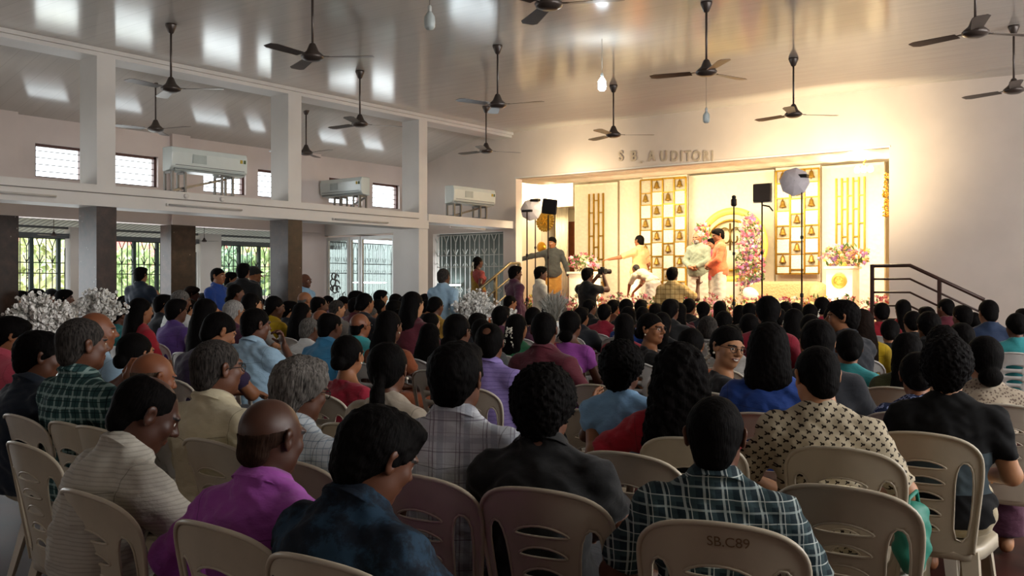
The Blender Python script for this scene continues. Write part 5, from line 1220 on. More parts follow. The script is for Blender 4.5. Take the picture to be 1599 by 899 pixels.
for _px, _d in ((220, 15), (341, 14.3), (361, 15.6), (380, 14.6), (397, 15.2), (477, 15.9), (693, 14.4), (805, 13.3 / ray(805)[1]), (62, 7.2), (152, 9.0), (742, 11.6), (795, 11.9), (866, 13.2)):
    _q = ray(_px); PLACED.append((_q[0] * _d, _q[1] * _d))
def seat_yaw(x, y):
    return math.degrees(math.atan2(-(-7.6 - x), (17.5 - y))) * -1 * -1
def face_yaw(x, y):   # yaw that looks at the middle of the stage (0 = +Y, positive turns towards -X)
    return math.degrees(math.atan2(x + 7.6, 17.5 - y))
HR = [-35, -15, 0, 18, 40]
AUD = []
def A(px, yt, hw, look, locate, sex='m', hair='short', hc='black', top=('shirt', 'white'), **k):
    AUD.append(dict(px=px, yt=yt, hw=hw, look=look, locate=locate, sex=sex, hair=hair, hc=hc, top=top, **k))
def teepanel():
    q = NT('black_tee_with_grey_panel'); x, y, z = q.xyz(); g = q.math('MULTIPLY', q.math('MULTIPLY', q.math('LESS_THAN', q.math('ABSOLUTE', x), .17), q.math('LESS_THAN', q.math('ABSOLUTE', q.math('SUBTRACT', z, .70)), .085)), q.math('LESS_THAN', y, -.02))
    n = q.noise(18, 4); q.base(q.mix(q.math('MULTIPLY', g, q.math('ADD', q.math('MULTIPLY', n, .4), .7)), lin('0d0d0e'), lin('3c474c'))); q.set(.85, 0, .2); return q.m
TPANEL = teepanel()
# ---- front rows, one by one
A(590, 638, 0, 'black-haired man in a navy blotch-print shirt, head bowed', 'in the nearest row', d=2.36, top=('shirt', NAVYP), pn='down', hr=(-8, -24, 4), skin='dark', yaw=-4)
A(425, 620, 0, 'bald man in a bright magenta-purple shirt', 'next to the man in navy print', d=2.68, hair='bald', hc='stub', top=('long', 'magenta'), pn='elbowout', hr=(-4, -8, 0), skin='deep', yaw=6)
A(230, 587, 0, 'balding man in a finely striped grey-white shirt looking down', 'behind the magenta shirt', d=3.04, hair='balding', top=('shirt', STRIPE), pn='down', hr=(-12, -28, 0), skin='deep', yaw=-8)
A(130, 496, 0, 'grey-haired man in a green and white checked shirt', 'facing the white blossoms', d=4.5, hair='crop', hc='salt', top=('shirt', GREENCHK), skin='dark', hr=(-10, 0, 0))
A(62, 518, 0, 'dark-haired man in a plain navy shirt', 'at the picture edge beside the checked shirt', d=4.75, top=('shirt', 'navy'), hr=(-16, -10, 0), yaw=0, skin='dark', pn='slouch')
A(18, 495, 0, 'young man in a salmon pink shirt', 'at the picture edge below the blossoms', d=6.2, top=('shirt', 'pink'), hr=(-20, -14, 0), yaw=0, skin='brown', hair='short')
A(240, 550, 0, 'bald brown-headed man with one hand raised to his ear', 'behind the striped shirt', d=4.3, hair='bald', hc='gstub', top=('shirt', 'white'), pn='raisel', hr=(-8, -14, 0), yaw=0, skin='red')
A(152, 486, 0, 'bald man with orange-brown scalp in light blue', 'in front of the granite column', d=5.9, hair='bald', hc='gstub', top=('shirt', 'lightblue'), skin='red', hr=(-30, 0, 0))
A(340, 530, 0, 'grey-haired man in a cream shirt and glasses', 'in the third row', d=4.0, hair='crop', hc='salt', top=('shirt', 'cream'), glasses=True, hr=(-12, 0, 0), yaw=4, skin='dark')
A(470, 562, 0, 'man with wavy grey hair and finely checked white shirt', 'before the magenta shirt', d=3.58, hair='wavy', hc='gray', top=('shirt', TATT), hr=(-6, -10, 0), skin='dark', pn='slouch', glasses=True, yaw=4)
A(713, 535, 0, 'black-haired man in a pale grey plaid shirt', 'beside the curly-haired man', d=3.32, top=('shirt', WPLAID), pn='up', skin='dark', hr=(0, 0, 0), yaw=18)
A(850, 570, 0, 'curly-haired man in a plain black shirt', 'in the second row in the middle', d=3.1, hair='curly', top=('polo', 'black'), skin='dark', hr=(-6, -2, 0), yaw=24)
A(1117, 618, 0, 'close-cropped man in dark green tartan shirt', 'on the chair marked SB.C89', d=2.7, hair='crop', top=('shirt', DGPLAID), pn='wide', skin='dark', hr=(0, 0, 0), yaw=20)
A(1062, 540, 0, 'woman with long loose black hair in a red dress', 'holding the small child', d=4.03, sex='f', hair='huge', top=('kurta', 'red'), pn='embrace', hr=(0, 0, 0), yaw=26)
A(1275, 541, 0, 'black-haired man in a beige leaf block-print shirt, shoulders hunched', 'leaning over', d=3.82, hair='crop', top=('kurta', LEAFP), pn='wide', hr=(28, -12, 0), yaw=14)
A(1478, 525, 0, 'thick curly-haired man in black t-shirt with grey panel', 'beside the leaf-print shirt', d=4.15, hair='curly', top=('tee', TPANEL), skin='light', hr=(0, 0, 0), yaw=14, s=1.06)
A(972, 529, 52, 'small curly-haired child in a light blue top', 'held beside the red dress', d=4.25, sex='c', hair='curly', top=('tee', 'child'), child=True, yaw=24)
A(1201, 505, 0, 'woman with shoulder-length hair in a royal blue jacket', 'beyond the tartan shirt', d=4.75, sex='f', hair='shoulder', top=('blazer', 'royal'), hr=(0, 0, 0), yaw=18, pn='wide')
A(1432, 552, 0, 'half-hidden woman in a navy floral kurta', 'before the curly-haired man in black t-shirt', d=4.75, sex='f', hair='bun', top=('kurta', NAVYF), pn='wide', yaw=22)
A(1535, 526, 46, 'woman with low bun in beige patterned top', 'by the right picture edge', sex='f', hair='lowbun', top=('kurta', BEIGEP), skin='light', d=5.1)
A(1137, 511, 0, 'smiling woman in glasses turning round, jasmine in hair', 'before the blue jacket', d=5.6, sex='f', hair='bun', top=('blouse', 'black'), skin='light', smile=True, glasses=True, flower='rside', hr=(-62, -6, -8), yaw=-56, lod=0, ear=True, sari='plum')
A(545, 525, 50, 'woman with smooth bun, hair ornament and dark red blouse', 'and gold earring', sex='f', hair='bun', top=('blouse', 'crimson'), skin='brown', flower='clip', lod=0, ear=True, yaw=-6)
A(607, 536, 46, 'woman with a ponytail and a grey-beige blouse', 'next to the dark red blouse', sex='f', hair='pony', top=('kurta', 'beige'), skin='dark', lod=0, ear=True)
A(850, 487, 42, 'man in a maroon shirt seen from behind', 'in line with the silver spray', hair='crop', top=('long', 'maroon'), skin='dark', lod=1, pn='wide')
A(765, 505, 46, 'man with small bald patch in lavender striped shirt', 'beside the maroon shirt', hair='spot', top=('shirt', PSTR), skin='dark')
A(808, 491, 34, 'woman with a long hanging jasmine string in her hair', 'beside the maroon shirt', sex='f', hair='long', top=('kurta', 'green'), flower='drop')
A(892, 486, 36, 'woman with low bun in a pink sari', 'to the right of the maroon shirt', sex='f', hair='lowbun', top=('blouse', 'magenta'), sari='pink')
A(975, 490, 34, 'woman with side jasmine and maroon kurta', 'beside the woman in profile with glasses', sex='f', hair='long', top=('kurta', 'crimson'), flower='side')
A(1018, 490, 34, 'woman in profile with glasses, pearl earring and black-gold sari', 'looking sideways', sex='f', hair='bun', top=('blouse', 'black'), sari=BROWNG, hr=(-45, 0, 0), yaw=-48, glasses=True, ear=True, lod=0)
A(672, 503, 36, 'woman with very long loose black hair', 'left of the pale plaid shirt', sex='f', hair='longbig', top=('kurta', 'black'))
A(563, 488, 31, 'bald man in turquoise polo with hand at his face', 'below the glass partition', hair='bald', top=('polo', 'turquoise'), pn='chin', skin='red', glasses=True)
A(516, 487, 37, 'balding man in a bright blue shirt', 'left of the turquoise polo', hair='balding', top=('shirt', 'blue'), skin='dark')
A(484, 496, 28, 'grey-haired man in a white shirt', 'shoulder to shoulder with the bright blue shirt', hair='crop', hc='gray', top=('shirt', 'white'))
A(502, 483, 28, 'bald man mostly hidden', 'behind the bright blue shirt', hair='bald', top=('shirt', 'grey'), skin='red')
A(400, 481, 38, 'man in pale sky-blue shirt resting chin on hand', 'near the second granite column', hair='thin', top=('shirt', 'lightblue'), pn='chin', skin='dark', lod=0, hr=(-15, -5, 0))
A(366, 468, 28, 'white-haired man in glasses and a brown-maroon shirt', 'right of the bowed man', hair='crop', hc='white', top=('shirt', 'plum'), glasses=True)
A(343, 488, 40, 'young man in dark purple with bowed head', 'beside the sky-blue shirt', hair='crop', top=('tee', 'darkpurple'), pn='down', hr=(-20, -26, 0), skin='brown')
A(276, 467, 28, 'man in a violet shirt leaning forward', 'left of the bowed young man', top=('shirt', 'purple'), pn='slouch', hair='short')
A(214, 521, 40, 'dark-haired woman partly hidden', 'behind the raised hand', sex='f', hair='bun', top=('kurta', 'brown'))
A(187, 476, 28, 'woman in a teal blouse in profile', 'right of the orange-brown scalp', sex='f', hair='lowbun', top=('kurta', 'teal'), skin='dark')
A(221, 466, 30, 'woman with white flowers pinned in long hair, red sleeve', 'beside the teal blouse', sex='f', hair='long', top=('kurta', 'red'), flower='clip')
A(430, 463, 26, 'woman with white hair clip in yellow dress', 'under the second granite column', sex='f', hair='lowbun', top=('kurta', 'yellow'), flower='clip')
A(1345, 484, 42, 'woman with pink hair clip in a yellow kurta', 'before the brown railing', sex='f', hair='long', hc='brownb', top=('kurta', 'yellow'), clip=True)
A(1315, 469, 40, 'man in profile looking sideways', 'left of the yellow kurta', d=7.2, hair='short', top=('shirt', 'charcoal'), hr=(45, 0, 0), yaw=62, skin='brown', lod=0)
A(1276, 500, 52, 'man with full black hair in a dark shirt', 'right of the blue jacket', top=('shirt', 'charcoal'))
A(1325, 516, 38, 'dark-haired woman in a teal dupatta', 'just ahead of the leaf-print shirt', sex='f', hair='bun', top=('kurta', 'turquoise'))
A(1415, 517, 48, 'woman with a mass of hair in olive', 'before the navy floral kurta', sex='f', hair='longbig', top=('kurta', 'olive'))
A(1450, 487, 34, 'dark-haired man in a black shirt', 'before the sloping rail', top=('shirt', 'black'))
A(1472, 509, 48, 'man with wide black hair', 'just ahead of the curly-haired man in the t-shirt', hair='curly', top=('shirt', 'charcoal'))
A(1501, 505, 28, 'small dark-haired head', 'between the curly man and the wide jacket', hair='short', top=('shirt', 'darkgrey'))
A(1543, 468, 29, 'broad man in a dark blue-grey jacket', 'at the foot of the brown railing', hair='crop', top=('blazer', 'darkblue'), pn='wide')
A(1586, 490, 24, 'dark-haired person in a teal garment', 'in the white chair at the picture edge', sex='f', hair='bun', top=('kurta', 'teal'))
A(1597, 482, 22, 'dark head cut by the picture edge', 'against the plain wall', hair='short', top=('shirt', 'charcoal'))
A(1199, 463, 38, 'tall woman with thick tied hair in dark red', 'before the LED panel stand', sex='f', hair='lowbun', top=('kurta', 'crimson'), d=7.6)
A(1170, 490, 24, 'person in a teal shirt', 'left of the tall woman', hair='short', top=('shirt', 'teal'))
A(1080, 513, 44, 'woman with dark pulled-back hair and a peach blouse', 'left of the smiling woman', sex='f', hair='bun', top=('blouse', 'rust'))
A(1105, 493, 32, 'man with greying hair', 'behind the smiling woman', hair='crop', hc='salt', top=('shirt', 'grey'))
A(1035, 488, 30, 'woman with long loose dark hair', 'right of the woman in profile', sex='f', hair='long', top=('kurta', 'black'))
A(1240, 483, 30, 'woman with a white jasmine string in dark hair', 'before the silver umbrella stand', sex='f', hair='long', top=('kurta', 'plum'), flower='side')
A(1283, 464, 24, 'woman with a ring of jasmine round her bun', 'below the podium', sex='f', hair='bun', top=('kurta', 'crimson'), flower='arc')
A(1265, 491, 32, 'dark-haired man', 'behind the full-haired man', top=('shirt', 'brown'))
A(609, 486, 36, 'woman with long black hair and a brown blouse', 'right of the turquoise polo', sex='f', hair='long', top=('blouse', 'rust'), ear=True)
A(715, 492, 38, 'woman with a red hair clip in smooth black hair', 'below the tall blossoms', sex='f', hair='lowbun', top=('kurta', 'black'), redclip=True)
A(579, 479, 22, 'grey-haired woman in a magenta sari', 'above the turquoise polo', sex='f', hair='lowbun', hc='gray', top=('blouse', 'crimson'), sari='pink')
# ---- people further back: px, top, head width, m/f, hair, hair colour, garment colour, words
FAR = """241 451 16 m bald black grey|bald elderly man|right of the standing man holding a phone
256 460 22 m short black charcoal|dark-haired man|below the phone holder
283 453 20 m crop gray white|grey-haired man|before the inner granite pillar
300 447 20 m short brownb brown|brown-haired man sitting taller than his neighbours|before the inner granite pillar
255 481 20 f lowbun gray plum|grey-haired woman with a bun|left of the violet shirt
298 467 22 f bun black crimson|woman with a black bun|right of the violet shirt
324 467 32 f long black plum|woman with a white flower in long hair|above the bowed young man
318 458 20 f bun black brown|woman with a small bun|before the white veranda post
369 444 20 f lowbun black rust|woman in a rust blouse sitting tall|before the standing men
372 458 20 f bun black peach|woman in a peach blouse in profile|before the standing men
394 456 32 f longbig black grey|woman with wide dark hair|behind the sky-blue shirt
477 455 20 m bald gray offwhite|bald old man facing the stage|right of the second granite column
473 471 32 f longbig black charcoal|woman with a thick mass of dark hair|right of the second granite column
499 462 26 m balding black darkgrey|balding man in dark grey|below the etched monogram
514 462 15 f bun black plum|woman with dark hair|below the glass door handle
527 468 20 m crop salt grey|grizzled man|below the glass door handle
538 463 18 f bun black purple|woman in a purple blouse|below the narrow glass leaf
556 454 17 m short black brown|dark-haired man sitting tall|below the narrow glass leaf
556 464 19 m crop black maroon|man in a maroon shirt|behind the grey-haired woman
571 458 14 f bun black charcoal|small dark head|below the wide glass panel
595 453 17 m short black black|man sitting tall|below the wide glass panel
593 466 26 f longbig black black|woman with spreading dark hair|below the wide glass panel
626 481 30 f longbig black rust|woman with long dark hair and rust garment|before the third white column
620 459 18 f bun black plum|woman with a bun|before the third white column
634 463 18 f long black brown|long-haired woman|before the third white column
646 456 17 f long black maroon|woman in maroon|just left of the light-blue standing man
616 469 18 m short black charcoal|man with short hair|left of the third white column
666 459 18 f lowbun black gold|woman with a white hair bead|beside the light-blue standing man
681 464 14 f bun black gold|woman in a golden sari|beside the light-blue standing man
667 469 20 f bun black black|woman in black|below the light-blue standing man
674 487 26 f longbig black charcoal|woman with loose dark hair|left of the red hair clip
746 489 24 m short black charcoal|dark-haired man|below the tall blossoms
752 497 26 m crop black darkgrey|man with cropped hair|left of the bald patch
783 478 26 m short black plum|dark-haired man|below the maroon-shirted walker
797 461 17 m crop black maroon|man with cropped hair sitting tall|below the maroon-shirted walker
834 480 20 f bun black plum|woman with a bun|before the silver spray
857 475 20 f bun black black|woman with a round bun|before the silver spray
877 475 20 f lowbun gray grey|grey-haired woman|right of the silver spray
921 467 19 m crop black black|man with cropped hair|below the photographer
908 480 22 m short black charcoal|dark-haired man|below the photographer
944 475 22 m short black crimson|person in a crimson top|right of the photographer
958 468 16 m short black brown|small dark head|right of the photographer
979 467 22 f bun black black|woman with a bun|below the bending man
981 479 22 f long black royal|woman in a blue top|below the bending man
1001 468 16 m short black charcoal|small dark head|below the bending man
1004 478 20 m crop black brown|man with cropped hair|below the bending man
1024 474 20 m short black darkgrey|dark-haired man|left of the plaid-shirted raised hand
1047 467 16 m short black black|small dark head|below the plaid-shirted raised hand
1061 473 22 f long black maroon|long-haired woman|below the plaid-shirted raised hand
1077 466 20 f bun black black|woman with a bun|below the grey-green shirt
1098 471 22 f lowbun black charcoal|woman with a low bun|below the grey-green shirt
1124 470 22 f long black brown|long-haired woman|below the orange shirt
1156 477 22 f long black charcoal|long-haired woman|right of the flash head stand
1171 473 15 m short black black|small dark head|between the flash and panel stands
1226 471 16 m short black brown|small dark head|before the settee
1242 473 20 f bun black plum|woman with a bun|before the settee
1264 475 24 f lowbun black charcoal|woman with a low bun|right of the silver umbrella stand
1141 506 18 m crop black grey|small dark head|behind the smiling woman
1376 473 24 f bun black red|woman in a red top|left end of the brown railing
1409 468 20 f long black red|long-haired woman in red|under the brown railing
1424 486 24 f bun black black|woman with a white ribbon at her nape|under the brown railing
1446 479 24 m short black darkgrey|dark-haired man|under the brown railing
1476 466 22 m crop black maroon|man in maroon sitting tall|at the second railing post
1502 477 26 m short black charcoal|dark-haired man|right of the second railing post
1519 488 22 f bun black black|woman with a bun|left of the broad dark jacket
33 454 18 m short black charcoal|dark head|against the first grille at the picture edge
57 451 21 m short black darkgrey|dark-haired man|against the first grille
82 450 18 m crop black brown|man with cropped hair|against the first grille
101 452 20 m short black white|man in a white shirt|against the first white veranda post
195 462 16 m short black maroon|dark head|right of the white blossoms
1300 480 26 f lowbun black plum|woman with a low bun|left of the man in profile
1390 500 26 f bun black black|dark-haired woman|left of the mass of black hair
1215 482 22 f bun black charcoal|woman with a bun|right of the tall woman
735 476 20 f bun black plum|woman with a bun|beneath the tall blossoms
1130 486 22 m short black charcoal|dark-haired man|below the flash head stand
452 470 22 m short black charcoal|dark-haired man|below the second granite column
408 466 18 f bun black maroon|woman with a bun|left of the yellow dress
700 470 18 m short black brown|dark-haired man|left of the tall blossoms
1186 470 16 f bun black brown|woman with a bun|at the foot of the LED panel stand
640 470 18 f bun black charcoal|woman with a bun and dark top|before the third white column""".split('\n')
for ln in FAR:
    a, look, loc = ln.split('|'); px, yt, hw, sex, hair, hc, col = a.split()
    A(int(px), int(yt), int(hw), look, loc, sex=sex, hair=hair, hc=hc, top=(('shirt' if sex == 'm' else 'kurta'), col), far=True, flower=('clip' if 'white' in look and sex == 'f' else None))
# ---- rows: find a row (1.65 + .73k) for everyone without a fixed distance
ROW0, PIT = 1.65, .74
def depth_cost(a, d):
    zt = CAMZ - (a['yt'] - HY) * d / FPX; ww = .175 if a['sex'] == 'm' else .185
    if a['hair'] in ('curly', 'longbig'): ww += .04
    c = 2.6 * abs(math.log(max(a['hw'], 8) * d / FPX / ww)) + max(0, abs(zt - 1.255) - .03) * (7 if zt > 1.255 else 14)
    if zt < 1.10 or zt > 1.54: c += 14
    if d < 4.35: c += 14
    return c, zt
fixed = [a for a in AUD if 'd' in a]; free = sorted([a for a in AUD if 'd' not in a], key=lambda a: -a['hw'])
for a in fixed:
    b = ray(a['px']); a['x'], a['y'] = b[0] * a['d'], b[1] * a['d']; a['zt'] = depth_cost(a, a['d'])[1]; 
    if not a.get('child'): PLACED.append((a['x'], a['y']))
for a in free:
    b = ray(a['px']); best = None
    for k in range(2, 17):
        y = ROW0 + PIT * k
        for dy in (0, .12, -.12):
            d = (y + dy) / b[1]; x = b[0] * d; c, zt = depth_cost(a, d); c += abs(dy) * .5
            if y + dy > 13.1 or x < -15.6 or (x < -11.15 and x > -12.35 and any(abs(y + dy - q) < .62 for q in (3.7, 6.7, 9.7, 12.5))) or (-14.75 < x < -13.6 and (any(abs(y + dy - q) < .65 for q in (3.75, 6.6, 9.5, 12.2)) or x < -13.8)): c += 6
            if x < -11.2 and y + dy > 12.0: c += 20
            for X, Yy in PLACED:
                ox, oy = abs(X - x) / .47, abs(Yy - (y + dy)) / .60; r = math.hypot(ox, oy)
                if ox < 1 and oy < 1: c += (1.45 - max(ox, oy)) * 4.5
            if best is None or c < best[0]: best = (c, d, x, y + dy, zt)
    _, a['d'], a['x'], a['y'], a['zt'] = best; PLACED.append((a['x'], a['y']))
seen = {}
SKC = ['brown', 'dark', 'dark', 'brown', 'light']; rg = random.Random(5)
CLIPM = mat('hair_clip_pink', 'c88a90', .4); REDM = mat('hair_clip_red', 'c02040', .4)
for i, a in enumerate(AUD):
    lod = a.get('lod', 0 if a['d'] < 4.9 else (1 if a['d'] < 8.5 else 2))
    f = a['sex'] == 'f'; far = a.get('far'); look = a['look']
    label = ' '.join((look + ' ' + a['locate']).split()[:16]) if len((look + ' ' + a['locate']).split()) > 15 else 'seated ' + look + ' ' + a['locate']
    fy = face_yaw(a['x'], a['y']); by = a.get('yaw', fy * .45 + rg.uniform(-3, 3)); 
    if 'hr' in a: hr = a['hr']
    else:
        t = fy - by + rg.uniform(-10, 10); hr = (min(HR, key=lambda q: abs(q - t)), rg.choice([0, 0, -8]), 0)
    pn = a.get('pn', ('up' if rg.random() < .6 else 'slouch'))
    if a.get('child'): pn = 'child'
    J = POSES[pn]; O, R = head_at(J, hr, pn == 'child'); ht = O[2] + .108 + (.02 if a['hair'] in ('curly', 'longbig') else .006)
    s = a.get('s', 1.0); z = 0
    s = a['zt'] / ht
    if pn == 'child': s = 1.0; z = a['zt'] - ht
    elif s > 1.13: z = a['zt'] - ht * 1.08; s = 1.08
    elif s < .9: s = .9; z = a['zt'] - ht * .9
    if z > 0 and not a.get('child') : z = 0 if z < .02 else z
    yaw = by; o2 = Matrix.Rotation(math.radians(yaw), 3, 'Z') @ Vector((O[0], O[1], 0)) * s
    loc = (a['x'] - o2.x, a['y'] - o2.y, z)
    bcol = TR[rg.choice(['dark', 'brown', 'grey', 'cream'])] if not f else cloth(str(a['top'][1]) if isinstance(a['top'][1], str) else 'plum', CL.get(a['top'][1], CL['plum']) if isinstance(a['top'][1], str) else CL['plum'])
    hc = a['hc']; sk = a.get('skin', SKC[i % 5]); sari = a.get('sari'); 
    if far and f and sari is None and i % 3 == 0: sari = rg.choice(['plum', 'gold', 'crimson', 'green', 'brown', 'maroon'])
    fl = a.get('flower'); 
    person(label, loc, yaw, s, pn, hr, f, a['hair'], hc, sk, (a['top'][0], C(a['top'][1])), ('skirt' if f else 'trousers', bcol), C(sari) if sari else None, lod, 'seated wedding guests', a.get('smile', False), a.get('glasses', False), fl, None, a.get('ear', False), clip_col=CLIPM if a.get('clip') else REDM if a.get('redclip') else None, cat='person', name='person' if not a.get('child') else 'child')
    a['loc'] = loc; a['short'] = look
    if len((look + ' ' + a['locate']).split()) > 15: print('LONG', look, '|', a['locate'])
    if a.get('child'): continue
    near = a['d'] < 6.5; m = PLC[0] if a['d'] < 4.6 else PLC[1] if a['d'] < 7.5 else PLC[2]
    cy = {'default': 0}.get('x', 0) + rg.uniform(-4, 4); cyaw = yaw * .3 + cy if abs(yaw) < 40 else cy
    if a in fixed and abs(yaw) < 40: cyaw = yaw * .2 + cy * .5
    CHP = {590: (505, 2.12, 2), 425: (338, 2.42, 0), 230: (140, 2.80, -2), 130: (108, 4.22, 0), 62: (32, 4.46, -2), 340: (328, 3.75, 0), 470: (452, 3.32, 3), 713: (652, 3.05, 4), 850: (843, 2.84, 10), 1117: (1121, 2.44, 13), 1062: (1077, 3.78, 8), 1275: (1314, 3.56, 5), 1478: (1440, 3.92, 3), 1201: (1190, 4.52, 6), 1535: (1568, 4.85, 4)}
    c0 = Matrix.Rotation(math.radians(cyaw), 3, 'Z') @ Vector((0, .015, 0))
    if a['px'] in CHP and a in fixed:
        cp, cd, cyaw = CHP[a['px']]; bp = atd(cp, 450, cd); c0 = bp + Matrix.Rotation(math.radians(cyaw), 3, 'Z') @ Vector((0, .27, 0)) - Vector((loc[0], loc[1], 0))
    ch = chair(('cream' if a['d'] < 7.5 else 'white') + ' plastic chair under the ' + ' '.join((look.split(' looking')[0].split(', head')[0]).split()[:7]) + (' ' + ' '.join(a['locate'].split()[:4]) if far else ''), loc[0] + c0.x, loc[1] + c0.y, cyaw, m, near, 'plastic chairs')
    if z > .02: ch.location.z = 0
    if 'SB.C89' in a['locate']:
        ch['label'] = 'cream plastic chair with SB.C89 written on its top bar'
        me = text_mesh('SB.C89', .036, .0006); o = link('painted_marking', me, mat('marker_ink', '7a6148', .8), ch)
        for v in me.vertices:
            x, zz = v.co.x + .03, v.co.y + .850; p = back_pt(x, zz, -.0015 - v.co.z); v.co = p
# empty chairs
for px, yt, lab, yaw in ((970, 708, 'empty cream plastic chair beside the red dress', 3), (1305, 760, 'empty cream plastic chair nearest the camera behind the leaf-print shirt', 4), (45, 694, 'empty cream plastic chair at the picture edge behind the navy-shirted man', -3), (915, 641, 'empty pale plastic chair left of the small child', 4), (930, 602, 'empty pale plastic chair ahead of the child, behind the pink sari', 2)):
    d = (CAMZ - .89) * FPX / (yt - HY); p = atd(px, 450, d); chair(lab, p.x - .0, p.y + .27, yaw, PLC[0], True, 'plastic chairs')
# ------------------------------------------------------------------ people standing
def stand_person(px, yt, hw_d, look, pn, yaw, zfloor=0, **k):
    hr = k.pop('hr', (0, 0, 0)); J = POSES[pn]; O, R = head_at(J, hr); ht = O[2] + .114; p = atd(px, 450, hw_d); zt = zat(yt, hw_d); s = (zt - zfloor) / ht
    o2 = Matrix.Rotation(math.radians(yaw), 3, 'Z') @ Vector((O[0], O[1], 0)) * s
    person(look, (p.x - o2.x, p.y - o2.y, zfloor), yaw, s, pn, hr, lod=k.pop('lod', 1), **k)
    return (p.x - o2.x, p.y - o2.y, s)
def dY(px, Y): return Y / ray(px)[1]
def T_(st, n): return (st, C(n))
BT = lambda st, n: (st, TR[n])
stand_person(220, 417, 15.0, 'person in a dark navy shirt standing at the grille holding up a phone', 'phoneback', 20, hair='short', top=T_('shirt', 'navy'), bottom=BT('trousers', 'dark'))
stand_person(341, 418, 14.3, 'standing man in a deep blue shirt facing right by the white veranda post', 'folded', -70, hair='crop', top=T_('shirt', 'royal'), bottom=BT('trousers', 'dark'))
stand_person(361, 425, 15.6, 'dark figure standing half hidden between the blue shirt and the tall man', 'stand', -40, hair='short', top=T_('shirt', 'charcoal'), bottom=BT('trousers', 'dark'))
stand_person(380, 411, 14.6, 'tallest standing man in black seen against the bright grille', 'stand', 30, hair='short', top=T_('shirt', 'black'), bottom=BT('trousers', 'dark'))
stand_person(397, 416, 15.2, 'man in a cap standing at the grille in dark clothes', 'stand', -20, hair='cap', hc=cloth('blackcap', '141416'), top=T_('shirt', 'charcoal'), bottom=BT('trousers', 'dark'))
stand_person(477, 427, 15.9, 'bald man in light blue standing half behind the second granite column', 'stand', -75, hair=None, skin='dark', top=T_('shirt', 'skyblue'), bottom=BT('trousers', 'grey'))
stand_person(693, 419, 14.4, 'grey-haired man in a light blue shirt standing before the folding gate', 'walk', 8, hair='crop', hc='salt', skin='dark', top=T_('long', 'lightblue'), bottom=BT('trousers', 'grey'))
stand_person(747, 401, dY(747, 14.15), 'woman in a red blouse and orange-brown sari climbing the stage steps, jasmine in hair', 'walk', -18, .51, fem=True, hair='lowbun', flower='drop', top=T_('blouse', 'dustyred'), bottom=('skirt', C('rust')), sari=C('gold'), skin='dark')
stand_person(805, 415, dY(805, 13.3), 'man in a maroon shirt with a bag strap walking past the steps', 'walk', -25, hair='short', top=T_('long', 'plum'), bottom=BT('trousers', 'dark'), skin='dark')
stand_person(845, 416, dY(845, 14.2), 'man in a white shirt standing among the light stands', 'folded', -40, hair='short', top=T_('long', 'offwhite'), bottom=BT('trousers', 'grey'), skin='dark')
stand_person(862, 370, dY(862, 16.75), 'man in a grey-green shirt on stage with one arm stretched out sideways', 'reachr', 200, SZ, hair='short', top=T_('long', 'darkgrey'), bottom=('mundu', cloth('gold_mundu', 'a87c3c')), skin='brown', hr=(-10, -10, 0))
cx = stand_person(918, 418, dY(918, 14.3), 'photographer in black holding a camera up to the eye', 'photo', -12, hair='short', top=T_('tee', 'black'), bottom=BT('trousers', 'dark'), skin='dark')
M = Matrix.Rotation(math.radians(-12), 3, 'Z'); h = M @ Vector((.02, .34, 0)); e = thing('camera', 'black camera with lens held up by the photographer', 'camera', (cx[0] + h.x, cx[1] + h.y, 1.58 * cx[2]), math.radians(-12))
MB().box(-.075, .075, -.04, .04, -.05, .05).box(-.03, .03, -.03, .03, .05, .08).build('camera_body', BLK, e, bevel=.008); MB().lathe([(.04, 0), (.042, .1), (.045, .15), (.0, .15)], (0, .04, 0), 18, Matrix.Rotation(-PI / 2, 3, 'X')).build('lens', BLK, e)
stand_person(998, 367, dY(998, 16.9), 'man in a peach shirt on stage reaching an arm out', 'reachf', 78, SZ, hair='crop', top=T_('shirt', 'peach'), bottom=BT('mundu', 'white'), skin='brown', hr=(0, 0, 0))
stand_person(993, 413, dY(993, 16.0), 'man in a beige shirt and white mundu bending forward over the stage flowers', 'bend', 72, SZ, hair='crop', hc='salt', top=T_('shirt', 'cream'), bottom=BT('mundu', 'white'), skin='brown', hr=(0, -30, 0))
stand_person(1050, 417, dY(1050, 14.45), 'man in a mustard plaid shirt below the stage raising one hand', 'handup', 12, hair='short', top=('shirt', YPLAID), bottom=BT('trousers', 'brown'), skin='dark')
stand_person(1089, 361, dY(1089, 16.4), 'white-bearded man in a grey-green shirt and white mundu with folded hands', 'folded', 178, SZ, hair='balding', hc='white', beard='white', top=T_('long', 'greygreen'), bottom=BT('mundu', 'white'), skin='brown', hr=(-5, -12, 0))
stand_person(1121, 357, dY(1121, 15.8), 'man in an orange shirt and white mundu seen from the side on stage', 'folded', 125, SZ, hair='short', top=T_('long', 'orange'), bottom=BT('mundu', 'white'), skin='brown', hr=(8, -12, 0))
stand_person(1112, 372, dY(1112, 16.7), 'person in a pink shirt almost hidden behind the orange shirt', 'folded', 150, SZ, hair='short', top=T_('long', 'pink'), bottom=BT('mundu', 'white'), skin='brown')
